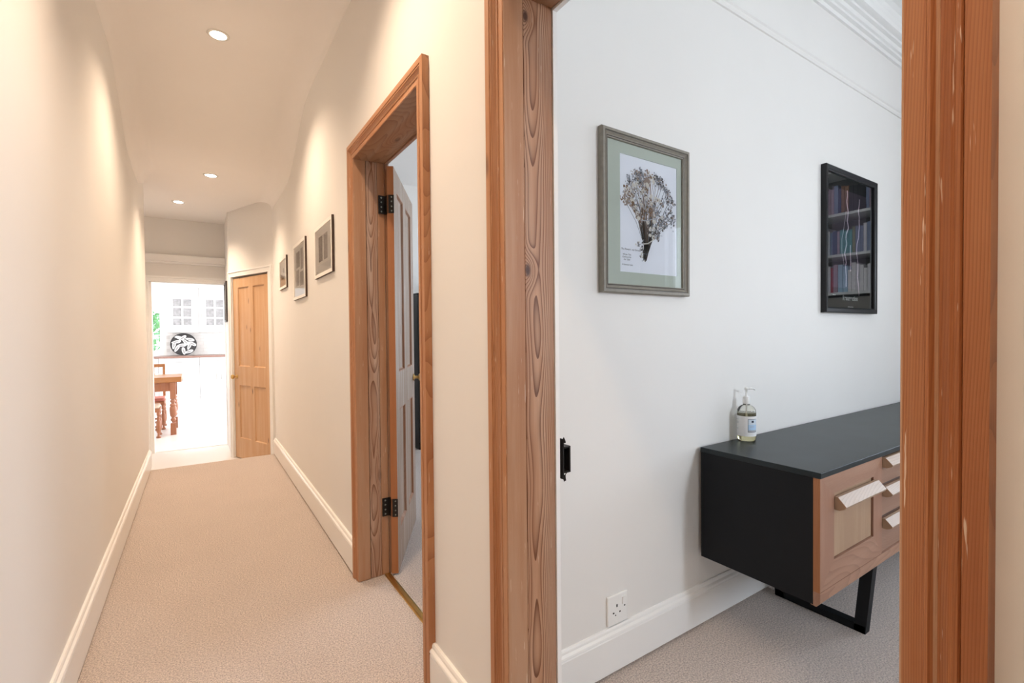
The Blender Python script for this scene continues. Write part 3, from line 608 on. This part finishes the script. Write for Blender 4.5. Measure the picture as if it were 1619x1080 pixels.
# dark picture on the short side wall before the kitchen
off = (.305, 6.75, 1.38); t = thing('framed_picture', off, 'dark framed picture seen edge-on beside the kitchen doorway', 'picture')
toS = lambda y, h, z: (.305-h, y, z)
m = MB(); frame4(m, 6.52, 6.90, 1.385, 1.865, [(0, .001), (0, .018), (.003, .02), (.02, .02), (.022, .008)], toS); m.build('frame', plain('grey_black_frame', (.05, .045, .045), .4), t, off)
m = MB(); m.box(toS(6.53, .002, 1.39), toS(6.89, .008, 1.86)); m.build('print', PW, t, off)

# ------------------------------------------------------------------ wall socket
offs = (1.24, LW, .168)
t = thing('wall_socket', offs, 'white single switched socket above the dining room skirting board', 'socket')
m = MB(); m.box(toD(1.191, 0, .172), toD(1.290, .009, .278)); m.build('plate', WHITE, t, offs, bevel=.003)
m = MB(); m.box(toD(1.262, .009, .236), toD(1.276, .0125, .262)); m.build('switch', WHITE, t, offs, bevel=.001)
for (x, z, w, h) in ((1.235, .238, .006, .010), (1.218, .215, .007, .005), (1.250, .213, .007, .005), (1.228, .205, .004, .004), (1.274, .228, .005, .005)): m = MB(); m.box(toD(x-w/2, .0088, z-h/2), toD(x+w/2, .0096, z+h/2)); m.build('pin_hole', BLACK, t, offs)

# ------------------------------------------------------------------ sideboard
SX0, SX1, SY0, SY1, SZ0, SZ1 = 1.714, 3.90, .748, 1.196, .292, .742
offs = (2.8, .97, 0)
sb = thing('sideboard', offs, 'long low sideboard with black painted carcass and bleached wooden doors and drawers', 'sideboard')
m = MB(); m.box((SX0-.004, SY0-.004, SZ1-.020), (SX1+.004, SY1, SZ1)); m.build('top', BLACKTOP, sb, offs, bevel=.002)
m = MB(); m.box((SX0, SY0+.022, SZ0), (SX0+.02, SY1, SZ1-.0205)); m.build('side_panel', BLACKSIDE, sb, offs, bevel=.001)
m = MB(); m.box((SX1-.02, SY0+.022, SZ0), (SX1, SY1, SZ1-.0205)); m.build('side_panel', BLACKSIDE, sb, offs, bevel=.001)
m = MB(); m.box((SX0+.02, SY0+.03, SZ0), (SX1-.02, SY1-.012, SZ0+.02)); m.box((SX0+.02, SY1-.012, SZ0), (SX1-.02, SY1-.006, SZ1-.02)); m.build('carcass', BLACKSIDE, sb, offs)
m = MB(); m.box((SX0+.001, SY0+.012, SZ0+.046), (SX0+.018, SY0+.0215, SZ1-.021)); m.build('front_lipping', BLACKSIDE, sb, offs)
# bottom rail with a bevelled underside
m = MB(); pr = [(SY0+.030, SZ0-.002), (SY0+.012, SZ0-.004), (SY0, SZ0+.012), (SY0, SZ0+.046), (SY0+.030, SZ0+.046)]
m.prism(pr, lambda q: (SX0+.001, q[0], q[1]), lambda q: (SX1, q[0], q[1])); m.build('bottom_rail', P_SIDE, sb, offs)
def handle(x0, x1, zt, name_parent, y=SY0, h=.040, d=.034):
    pr = [(y+.001, zt), (y-.010, zt), (y-d, zt-h*.62), (y-d+.004, zt-h*.80), (y-.014, zt-h), (y+.001, zt-h*.98)]
    m = MB(); m.prism(pr, lambda q: (x0, q[0], q[1]), lambda q: (x1, q[0], q[1])); return m.build('handle', P_HANDLE, name_parent, offs, bevel=.0012)
def sdoor(x0, x1):
    m = MB(); m.box((x0-.0012, SY0+.0005, SZ0+.046), (x0+.0003, SY0+.0215, SZ1-.021)); m.build('door_edge', P_EDGE, sb, offs)
    d = sub('door', sb); z0, z1 = SZ0+.048, SZ1-.021; ix0, ix1, iz0, iz1 = x0+.100, x1-.080, .426, .655
    for nm, poly, mm in (('door_rail', [(x0, z1), (x1, z1), (ix1, iz1), (ix0, iz1)], P_SIDE), ('door_rail', [(x0, z0), (x1, z0), (ix1, iz0), (ix0, iz0)], P_SIDE), ('door_stile', [(x0, z0), (x0, z1), (ix0, iz1), (ix0, iz0)], P_SIDEV), ('door_stile', [(x1, z0), (x1, z1), (ix1, iz1), (ix1, iz0)], P_SIDEV)):
        m = MB(); m.prism(poly, lambda q: (q[0], SY0, q[1]), lambda q: (q[0], SY0+.022, q[1])); m.build(nm, mm, d, offs)
    m = MB(); m.box((ix0+.006, SY0+.006, iz0+.004), (ix1-.006, SY0+.02, iz1-.004)); m.build('door_panel', P_PANEL, d, offs)
    m = MB(); m.box((ix0, SY0+.014, iz0), (ix1, SY0+.021, iz1)); m.build('panel_recess', DARKWOOD, d, offs)
    handle(ix0+.004, ix1+.018, iz1-.012, d, h=.046, d=.036)
sdoor(SX0+.001, 2.221)
for (zt, zb) in ((.7205, .609), (.607, .483), (.481, .340)):
    dr = sub('drawer', sb); m = MB(); m.box((2.2235, SY0+.006, zb), (2.80, SY0+.022, zt-.008)); m.build('drawer_front', P_DRAWER, dr, offs)
    m = MB(); m.box((2.2235, SY0+.012, zt-.008), (2.80, SY0+.022, zt)); m.build('shadow_gap', DARKWOOD, dr, offs)
    handle(2.225, 2.798, zt-.004, dr, h=.040, d=.034)
sdoor(2.803, 3.35); sdoor(3.352, 3.898)
for lx in (2.20, 3.38):
    m = MB(); w, th = .042, .040
    y0, y1 = .795, 1.150     # floor contact
    ty0, ty1 = .768, 1.175   # under the body
    m.box((lx, y0, .0), (lx+th, y1, w*.72)); 
    for (ya, yb, s) in ((y0, ty0, 1), (y1, ty1, -1)):
        m.add([(lx, ya, 0), (lx+th, ya, 0), (lx+th, ya+s*w, 0), (lx, ya+s*w, 0), (lx, yb, SZ0-.001), (lx+th, yb, SZ0-.001), (lx+th, yb+s*w, SZ0-.001), (lx, yb+s*w, SZ0-.001)], [(0, 3, 2, 1), (4, 5, 6, 7), (0, 1, 5, 4), (1, 2, 6, 5), (2, 3, 7, 6), (3, 0, 4, 7)])
    m.build('leg_frame', BLACKSIDE, sb, offs, bevel=.001)

# ------------------------------------------------------------------ soap dispenser
bx_, by_ = 1.985, 1.160
offb = (bx_, by_, SZ1)
t = thing('pump_bottle', offb, 'clear pump bottle of pale soap standing on the black sideboard top', 'bottle')
GLASS, tt_, bb_ = new('clear_plastic'); bb_.inputs['Transmission Weight'].default_value = 1; bb_.inputs['Roughness'].default_value = .03; bb_.inputs['IOR'].default_value = 1.33; bb_.inputs['Base Color'].default_value = (.97, .95, .86, 1)
SOAP, tt_, bb_ = new('pale_soap'); bb_.inputs['Transmission Weight'].default_value = .85; bb_.inputs['Roughness'].default_value = .1; bb_.inputs['IOR'].default_value = 1.35; bb_.inputs['Base Color'].default_value = (.93, .88, .62, 1)
m = MB(); m.lathe([(.001, .0005), (.034, .0005), (.0375, .006), (.0380, .018), (.0380, .120), (.0365, .132), (.031, .143), (.022, .150), (.014, .153), (.013, .158), (.001, .158)], (bx_, by_, SZ1), 36); m.build('bottle_body', GLASS, t, offb)
m = MB(); m.lathe([(.001, .003), (.0345, .003), (.0365, .010), (.0370, .022), (.0370, .118), (.001, .118)], (bx_, by_, SZ1), 36); m.build('liquid', SOAP, t, offb)
m = MB(); m.lathe([(.0015, .02), (.0025, .02), (.0025, .165), (.0015, .165)], (bx_, by_, SZ1), 8); m.build('dip_tube', WHITE, t, offb)
m = MB(); m.lathe([(.001, .157), (.0145, .157), (.0150, .160), (.0150, .186), (.0120, .190), (.0045, .191), (.0042, .216), (.0075, .217), (.0080, .226), (.006, .229), (.001, .229)], (bx_, by_, SZ1), 24)
hd = Vector((math.cos(R(-25)), math.sin(R(-25)), 0)); c0 = Vector((bx_, by_, SZ1+.222))
m.tube([tuple(c0), tuple(c0+hd*.018+Vector((0, 0, .002))), tuple(c0+hd*.034+Vector((0, 0, .0))), tuple(c0+hd*.040+Vector((0, 0, -.005)))], [.005, .0045, .0035, .003], 10); m.build('pump', WHITE, t, offb)
def wrap(mb, a0, a1, z0, z1, r, mi=0, n=24):
    rr = []
    for k in range(n+1):
        a = R(a0+(a1-a0)*k/n); rr.append([(bx_+r*math.cos(a), by_+r*math.sin(a), SZ1+z0), (bx_+r*math.cos(a), by_+r*math.sin(a), SZ1+z1)])
    mb.loft(rr, mi, closed=False, cap=False, smooth=True)
# camera direction from the bottle is about -149.7 deg
CA = math.degrees(math.atan2(-by_, -bx_))
m = MB(); wrap(m, CA-100, CA+100, .022, .108, .0384); m.build('label', plain('label_white', (.80, .80, .80), .5), t, offb)
LB = [plain('label_navy', (.02, .03, .06), .5), plain('label_blue', (.42, .60, .80), .5), plain('label_pale', (.62, .70, .78), .5), plain('label_grey', (.40, .42, .46), .5)]
m = MB()
a0, a1 = CA+8, CA+72
wrap(m, a0, a1, .040, .096, .03855, 0); wrap(m, a0+2.5, a1-2.5, .0415, .0945, .0387, 2); wrap(m, a0+2.5, a1-2.5, .048, .072, .0388, 1); wrap(m, a0+2.5, a1-2.5, .0415, .049, .0389, 3)
wrap(m, a0+22, a0+38, .081, .090, .0389, 0); wrap(m, a0+12, a0+40, .063, .065, .0389, 3)
for (z, q0, q1) in ((.092, -82, -52), (.090, -80, -60), (.083, -80, -55), (.080, -80, -50), (.077, -80, -52), (.074, -80, -55), (.060, -84, -76), (.053, -80, -52), (.051, -80, -60)): wrap(m, CA+q0, CA+q1, z, z+.0012, .0386, 3, 6)
m.build('label_print', LB, t, offb)['kind'] = 'stuff'

# ------------------------------------------------------------------ bookcase reflected in the poster glass
offc = (4.83, .62, 0)
bc = thing('bookcase', offc, 'white built-in bookcase seen only mirrored in the dark poster glass', 'bookcase')
SHELF = plain('shelf_white', (.82, .85, .84), .5)
for y in (.03, 1.165): m = MB(); m.box((4.68, y, 0), (4.98, y+.03, 2.7)); m.build('side_panel', SHELF, bc, offc)
m = MB(); m.box((4.98, .03, 0), (4.995, 1.195, 2.7)); m.build('back_panel', plain('shelf_back', (.16, .16, .15), .7), bc, offc)
SH = [2.235, 1.88, 1.548, 1.10]
for z in [.06, .55]+SH+[2.62]: m = MB(); m.box((4.68, .06, z-.022), (4.98, 1.165, z)); m.build('shelf', SHELF, bc, offc)
m = MB(); m.box((4.678, .06, 1.10), (4.70, 1.165, 1.50)); m.build('grey_door', plain('grey_panel', (.26, .25, .22), .6), bc, offc)
pal = {'navy blue': (.03, .05, .12), 'pale grey': (.45, .45, .48), 'slate blue': (.14, .18, .28), 'dark red': (.25, .03, .05), 'teal': (.06, .24, .26), 'white': (.65, .64, .62), 'black': (.012, .012, .014), 'mauve': (.28, .2, .26), 'brown': (.18, .09, .05), 'light blue': (.25, .38, .50), 'olive': (.16, .16, .09)}
pm = {k: plain('book_cover_'+k.replace(' ', '_'), tuple(min(.85, c*1.7) for c in v), .5, var=.2, vs=40) for k, v in pal.items()}
pages = plain('book_pages', (.6, .57, .5), .8)
ordn = ['first', 'second', 'third', 'fourth', 'fifth', 'sixth', 'seventh', 'eighth', 'ninth', 'tenth', 'eleventh', 'twelfth', 'thirteenth', 'fourteenth', 'fifteenth', 'sixteenth', 'seventeenth', 'eighteenth', 'nineteenth', 'twentieth']
rk = random.Random(11)
rows_ = [(SH[0], 'top', ['navy blue', 'black', 'slate blue', 'pale grey', 'mauve', 'slate blue', 'navy blue', 'white', 'brown', 'pale grey', 'black'], .24),
         (SH[1], 'middle', ['teal', 'slate blue', 'light blue', 'pale grey', 'slate blue', 'navy blue', 'mauve', 'teal', 'light blue', 'teal', 'olive'], .23),
         (SH[2], 'bottom', ['white', 'pale grey', 'black', 'pale grey', 'dark red', 'mauve', 'white', 'light blue', 'dark red', 'white', 'black', 'pale grey'], .23)]
for z, rn, cols, bh in rows_:
    y = .30; k = 0
    while y < .86 and k < 20:
        c = cols[(k+rk.randrange(2)) % len(cols)]; w = rk.uniform(.018, .040); h = bh*rk.uniform(.82, 1.08); dd = rk.uniform(.14, .19)
        o_ = (4.70+dd/2, y+w/2, z)
        bk = thing('book', o_, f'{c} book, {ordn[k]} along the {rn} shelf mirrored in the poster', 'book', f'books on the {rn} bookcase shelf')
        m = MB(); m.box((4.70, y+.0005, z+.0005), (4.70+dd, y+.003, z+h)); m.box((4.70, y+w-.003, z+.0005), (4.70+dd, y+w-.0005, z+h)); m.box((4.698, y+.0005, z+.0005), (4.702, y+w-.0005, z+h)); m.build('cover', pm[c], bk, o_)
        m = MB(); m.box((4.703, y+.003, z+.003), (4.70+dd-.004, y+w-.003, z+h-.004)); m.build('pages', pages, bk, o_)
        y += w+.001; k += 1
# window of the dining room and of the study (daylight sources, out of view)
def window(name, x, y0, y1, z0, z1, lab, ny=3, nz=4, t=.05):
    off = (x, (y0+y1)/2, z0); w = thing(name, off, lab, 'window', kind='structure')
    m = MB()
    m.box((x, y0, z0), (x+t, y0+.06, z1)); m.box((x, y1-.06, z0), (x+t, y1, z1)); m.box((x, y0+.06, z0), (x+t, y1-.06, z0+.06)); m.box((x, y0+.06, z1-.06), (x+t, y1-.06, z1)); m.build('window_frame', GLOSS, w, off)
    for k in range(1, ny): yy = y0+(y1-y0)*k/ny; m = MB(); m.box((x+.01, yy-.012, z0+.06), (x+.03, yy+.012, z1-.06)); m.build('glazing_bar', GLOSS, w, off)
    for k in range(1, nz): zz = z0+(z1-z0)*k/nz; m = MB(); m.box((x+.012, y0+.06, zz-.012), (x+.028, y1-.06, zz+.012)); m.build('glazing_bar', GLOSS, w, off)
window('window_1', 5.08, -1.6, .1, .85, 2.6, 'dining room sash window out of view on the right', 2, 2)
window('window_2', 4.28, 2.4, 4.2, .8, 2.6, 'study window hidden behind the hall wall', 2, 2)

# ------------------------------------------------------------------ dark cabinet in the study
offt = (2.3, 4.95, 0)
t = thing('tall_cabinet', offt, 'tall black cabinet just visible between the limed door and its frame', 'cabinet')
m = MB(); m.box((1.92, 4.68, .06), (2.7, 5.27, 1.62)); m.build('body', BLACK, t, offt)
m = MB(); m.box((1.91, 4.665, 1.62), (2.71, 5.275, 1.645)); m.build('top', BLACK, t, offt)
m = MB(); m.box((1.93, 4.70, 0), (2.68, 5.24, .06)); m.build('plinth', BLACK, t, offt)
m = MB(); m.box((1.922, 4.662, .08), (2.30, 4.679, 1.61)); m.build('door', BLACK, t, offt)
m = MB(); m.box((2.303, 4.662, .08), (2.695, 4.679, 1.61)); m.build('door', BLACK, t, offt)

# ------------------------------------------------------------------ kitchen
KW = plain('kitchen_white', (.80, .80, .80), .35); KG = plain('cabinet_glass_grey', (.30, .30, .31), .25, var=.5, vs=14)
def shaker(mb, x0, x1, z0, z1, y, w=.06):
    mb.box((x0, y-.02, z0), (x0+w, y, z1)); mb.box((x1-w, y-.02, z0), (x1, y, z1)); mb.box((x0+w, y-.02, z0), (x1-w, y, z0+w)); mb.box((x0+w, y-.02, z1-w), (x1-w, y, z1)); mb.box((x0+w, y-.012, z0+w), (x1-w, y, z1-w))
KH = plain('cabinet_handle_grey', (.42, .42, .42), .3, metal=.6)
def base_unit(x0, x1, lab):
    off = ((x0+x1)/2, 12.15, ZF); t = thing('base_cabinet', off, lab, 'cabinet', 'white kitchen base cabinets')
    m = MB(); m.box((x0+.002, 11.90, ZF+.12), (x1-.002, 12.46, .775)); m.build('body', KW, t, off)
    m = MB(); m.box((x0+.002, 11.95, ZF), (x1-.002, 12.40, ZF+.119)); m.build('plinth', KW, t, off)
    xm = (x0+x1)/2
    for a, c, hx in ((x0+.005, xm-.003, xm-.05), (xm+.003, x1-.005, xm+.04)):
        d = sub('door', t); m = MB(); shaker(m, a, c, ZF+.13, .62, 11.898); m.build('door_front', KW, d, off)
        m = MB(); m.box((hx, 11.862, .30), (hx+.012, 11.874, .44)); m.box((hx+.002, 11.874, .31), (hx+.01, 11.879, .32)); m.box((hx+.002, 11.874, .42), (hx+.01, 11.879, .43)); m.build('handle', KH, d, off)
    d = sub('drawer', t); m = MB(); m.box((x0+.005, 11.878, .630), (x1-.005, 11.898, .770)); m.build('drawer_front', KW, d, off)
    m = MB(); m.box((xm-.08, 11.862, .69), (xm+.08, 11.872, .702)); m.box((xm-.07, 11.872, .692), (xm-.06, 11.879, .70)); m.box((xm+.06, 11.872, .692), (xm+.07, 11.879, .70)); m.build('handle', KH, d, off)
base_unit(-1.35, -.66, 'white base cabinet furthest left, behind the oak table in the kitchen')
base_unit(-.66, .03, 'white base cabinet under the round leaf-patterned tray')
base_unit(.03, .72, 'white base cabinet on the right below the glazed wall units')
m = MB(); m.box((-1.4, 11.85, .776), (1.4, 12.49, .812)); tag(m.build('worktop', plain('brown_worktop', (.26, .15, .12), .35, var=.2), None, (0, 12.1, .776), bevel=.003), 'thin brown worktop running along the white kitchen cabinets', 'worktop')
def wall_unit(x0, x1, lab):
    off = ((x0+x1)/2, 12.35, 1.30); t = thing('wall_cabinet', off, lab, 'cabinet', 'white glazed kitchen wall cabinets')
    m = MB(); m.box((x0+.001, 12.22, 1.305), (x1-.001, 12.49, 2.24)); m.build('body', KW, t, off)
    m = MB(); m.box((x0, 12.15, 2.241), (x1, 12.49, 2.28)); m.box((x0, 12.12, 2.28), (x1, 12.49, 2.31)); m.build('crown', KW, t, off)
    d = sub('door', t); g0, g1, h0, h1 = x0+.13, x1-.13, 1.452, 2.006
    m = MB(); m.box((x0+.004, 12.20, 1.31), (g0, 12.219, 2.235)); m.box((g1, 12.20, 1.31), (x1-.004, 12.219, 2.235)); m.box((g0, 12.20, 1.31), (g1, 12.219, h0)); m.box((g0, 12.20, h1), (g1, 12.219, 2.235)); m.build('door_frame', KW, d, off)
    gm = (g0+g1)/2
    for zz in (1.615, 1.835): m = MB(); m.box((g0, 12.201, zz-.018), (g1, 12.212, zz+.018)); m.build('glazing_bar', KW, d, off)
    m = MB(); m.box((gm-.018, 12.2005, h0), (gm+.018, 12.2125, h1)); m.build('glazing_bar', KW, d, off)
    for za, zb in ((h0, 1.597), (1.633, 1.817), (1.853, h1)):
        for xa, xb in ((g0, gm-.018), (gm+.018, g1)): m = MB(); m.box((xa, 12.213, za), (xb, 12.218, zb)); m.build('pane', KG, d, off)
    m = MB(); m.box((x1-.05 if x0 < -.3 else x0+.04, 12.188, 1.60), (x1-.04 if x0 < -.3 else x0+.05, 12.199, 1.70)); m.build('handle', KH, d, off)
wall_unit(-.545, .035, 'white glazed wall cabinet on the left above the round tray'); wall_unit(.037, .617, 'white glazed wall cabinet on the right beside the doorway edge')
# splashback tiles
t = thing('splashback', (0, KB, .812), 'pale tiled splashback between worktop and wall cabinets', 'splashback')
m = MB(); m.box((-.55, KB-.006, .815), (1.2, KB-.001, 1.30)); m.build('grout', plain('grout', (.62, .6, .58), .8), t, (0, KB, .812))
base_t = MB(); base_t.box((.002, -.007, .002), (.118, 0, .068)); tile0 = None
TM = plain('pale_tile', (.74, .73, .72), .2)
for r_ in range(7):
    for c_ in range(11):
        x = -.55+c_*.12+(.06 if r_ % 2 else 0); z = .003+r_*.07
        if x > .70: continue
        if tile0 is None: tile0 = base_t.build('tile', TM, t); o = tile0
        else: o = tile0.copy(); COL.objects.link(o)
        o.parent = t; o.location = (x, -.006, z)
# round tray
offr = (-.245, 12.40, .812)
t = thing('round_tray', offr, 'round black tray with white leaf pattern propped on the kitchen worktop', 'tray')
TRB = plain('tray_dark', (.025, .024, .026), .5); TRW = plain('tray_white_leaf', (.75, .75, .75), .5); TRG = plain('tray_grey', (.3, .3, .3), .5)
cz, cr = 1.052, .236
tr_ = lambda x, h, z: (x, 12.33-h+(z-cz)*.12, z)
m = MB(); ring = lambda r, h: [tr_(-.245+r*math.cos(2*PI*i/40), h, cz+r*math.sin(2*PI*i/40)) for i in range(40)]
m.loft([ring(cr, -.012), ring(cr, .012), ring(cr-.008, .014), ring(cr-.014, .002), ring(.001, .0)], 0); m.build('tray', TRB, t, offr)
rt_ = random.Random(5)
spots = [(-.13, .05, 10), (-.02, .13, 40), (.11, .10, -15), (-.03, -.02, 5), (.10, -.04, 70), (-.12, -.09, 60), (.0, -.15, 100), (.15, .01, -30), (-.17, -.02, 80), (.09, -.16, 20), (-.10, .15, -20), (.03, .05, -50)]
for (x, z, a) in spots:
    a = R(a); L, w = .085, .030
    def leafpt(u, v, s=1): return tr_(-.245+x+(u*math.cos(a)-v*math.sin(a))*s, .0035 if s == 1 else .005, cz+z+(u*math.sin(a)+v*math.cos(a))*s)
    m = MB(); n = 16; out = [leafpt(L*math.cos(2*PI*i/n), w*math.sin(2*PI*i/n)*(1+.3*math.cos(2*PI*i/n))) for i in range(n)]
    out = [p for p in out]
    if all((p[0]+.245)**2+(p[2]-cz)**2 < (cr-.008)**2 for p in out):
        pass
    else:
        q = []
        for p in out:
            dx, dz = p[0]+.245, p[2]-cz; rr = math.hypot(dx, dz)
            if rr > cr-.015: dx *= (cr-.015)/rr; dz *= (cr-.015)/rr
            q.append(tr_(-.245+dx, .0035, cz+dz))
        out = q
    m.add(out, [tuple(range(n))], 0)
    ins = [leafpt(L*.62*math.cos(2*PI*i/10), w*.5*math.sin(2*PI*i/10), .98) for i in range(10)]
    if all((p[0]+.245)**2+(p[2]-cz)**2 < (cr-.02)**2 for p in ins): m.add(ins, [tuple(range(10))], 1)
    m.build('painted_leaf', [TRW, TRG], t, offr)

# kitchen window in the back wall with garden beyond
off = (-1.07, KB+.06, .86); t = thing('window_3', off, 'bright kitchen window with green garden behind, left of the wall cabinets', 'window', kind='structure')
m = MB(); m.box((-1.55, KB+.06, .86), (-1.49, KB+.12, 2.1)); m.box((-.66, KB+.06, .86), (-.60, KB+.12, 2.1)); m.box((-1.49, KB+.06, .86), (-.66, KB+.12, .92)); m.box((-1.49, KB+.06, 2.04), (-.66, KB+.12, 2.1)); m.build('window_frame', GLOSS, t, off)
m = MB(); m.box((-1.09, KB+.065, .92), (-1.05, KB+.11, 2.04)); m.build('glazing_bar', GLOSS, t, off)
m = MB(); m.box((-1.49, KB+.085, .92), (-.66, KB+.09, 2.04)); m.build('pane', PANE, t, off)
offg = (-1.2, 15.2, -.1)
hg = thing('garden_shrub', offg, 'green garden shrub blurred by glare outside the kitchen window', 'shrub')
LEAF = plain('leaf_green', (.22, .45, .16), .6, var=.4, vs=20)
m = MB(); rg = random.Random(2)
for k in range(900):
    a, e = rg.uniform(0, 2*PI), rg.uniform(-.4, 1.5); rr = rg.uniform(.75, 1.0)
    c = Vector((-1.3+1.0*rr*math.cos(a)*math.cos(e), 15.2+.8*rr*math.sin(a)*math.cos(e), .9+1.1*rr*math.sin(e)))
    d1_ = Vector((rg.gauss(0, 1), rg.gauss(0, 1), rg.gauss(0, 1))).normalized()*.09; d2_ = d1_.cross(Vector((rg.gauss(0, 1), rg.gauss(0, 1), rg.gauss(0, 1)))).normalized()*.045
    m.add([tuple(c-d1_), tuple(c+d2_), tuple(c+d1_), tuple(c-d2_)], [(0, 1, 2, 3)])
o = m.build('foliage', LEAF, hg, offg); o['kind'] = 'stuff'
m = MB(); m.tube([(-1.3, 15.2, -.6), (-1.28, 15.2, .3), (-1.3, 15.2, 1.0)], [.06, .05, .03]); m.build('stem', P_LEG, hg, offg)
m = MB(); m.box((-6, 12.8, -.7), (5, 24, -.6)); struct('ground', m, plain('lawn', (.12, .25, .07), .9, var=.3), 'lawn outside the kitchen window', 'lawn')

# oak refectory table
offt = (-.95, 8.5, ZF)
tb = thing('dining_table', offt, 'honey oak dining table with bulbous turned legs just inside the kitchen', 'table')
m = MB(); m.box((-1.75, 8.16, .575), (-.195, 8.86, .650)); m.build('tabletop', P_TABLE, tb, offt, bevel=.006)
m = MB(); m.box((-1.62, 8.20, .450), (-.33, 8.225, .574)); m.build('apron', P_LEG, tb, offt)
m = MB(); m.box((-1.62, 8.785, .450), (-.33, 8.81, .574)); m.build('apron', P_LEG, tb, offt)
LP = [(.001, 0), (.033, 0), (.033, .12), (.018, .13), (.018, .14), (.030, .155), (.034, .17), (.024, .19), (.020, .20), (.033, .215), (.040, .25), (.042, .30), (.040, .34), (.030, .355), (.038, .365), (.034, .385), (.020, .40), (.034, .42), (.034, .435), (.020, .45), (.032, .46)]
def tleg(x, y, parent, prof, off, z0=ZF, top=.574, sq=.033):
    m = MB(); m.box((x-sq, y-sq, z0), (x+sq, y+sq, z0+.165)); m.lathe([(r, z+.165-.12) for r, z in prof[3:]], (x, y, z0), 20); m.box((x-sq, y-sq, z0+.506), (x+sq, y+sq, top)); return m.build('leg', P_LEG, parent, off)
for (x, y) in ((-.30, 8.20), (-.30, 8.80), (-1.65, 8.20), (-1.65, 8.80)): tleg(x, y, tb, LP, offt)
m = MB(); m.box((-.315, 8.234, ZF+.07), (-.285, 8.766, ZF+.11)); m.build('stretcher', P_LEG, tb, offt)
m = MB(); m.box((-1.665, 8.234, ZF+.07), (-1.635, 8.766, ZF+.11)); m.build('stretcher', P_LEG, tb, offt)
SEAT = plain('red_seat_cover', (.50, .17, .13), .8, var=.2); SEAT2 = plain('cream_seat_cover', (.66, .52, .42), .8)
CPf = [(.016, .05), (.012, .06), (.022, .08), (.026, .12), (.026, .22), (.016, .25), (.022, .27), (.014, .29)]
def seat_piece(name, lab, x0, y0, w, dp, zs, mat, back, cat):
    off = (x0+w/2, y0+dp/2, ZF); t = thing(name, off, lab, cat)
    for (x, y) in ((x0+.02, y0+.02), (x0+w-.02, y0+.02), (x0+.02, y0+dp-.02), (x0+w-.02, y0+dp-.02)):
        m = MB(); m.lathe([(.001, 0), (.024, 0), (.028, .015), (.018, .03), (.012, .045)]+CPf+[(.012, .30), (.020, .31), (.020, zs-.05)], (x, y, ZF), 14); m.build('leg', P_LEG, t, off)
    m = MB(); m.box((x0, y0, ZF+zs-.07), (x0+w, y0+dp, ZF+zs-.02)); m.build('seat_frame', P_LEG, t, off, bevel=.004)
    m = MB(); m.box((x0+.005, y0+.005, ZF+zs-.02), (x0+w-.005, y0+dp-.005, ZF+zs+.025)); m.build('seat', mat, t, off, bevel=.018)
    for y in (y0+.02, y0+dp-.02): m = MB(); m.box((x0+.03, y-.008, ZF+.10), (x0+w-.03, y+.008, ZF+.13)); m.build('stretcher', P_LEG, t, off)
    if back:
        yb = y0+dp-.02
        for x in (x0+.02, x0+w-.02): m = MB(); m.box((x-.016, yb-.012, ZF+zs+.02), (x+.016, yb+.012, .795)); m.build('back_post', P_TABLE, t, off)
        m = MB(); m.box((x0+.036, yb-.010, .745), (x0+w-.036, yb+.010, .795)); m.build('back_rail', P_TABLE, t, off)
        for k in (1, 2): xx = x0+w*k/3; m = MB(); m.box((xx-.012, yb-.008, ZF+zs+.02), (xx+.012, yb+.008, .744)); m.build('back_slat', P_TABLE, t, off)
seat_piece('dining_chair', 'oak dining chair with red seat on the far side of the kitchen table', -.86, 8.72, .44, .42, .44, SEAT, True, 'chair')
seat_piece('stool', 'low stool with turned legs and pale seat tucked in front of the oak table', -.82, 8.02, .38, .30, .42, SEAT2, False, 'stool')
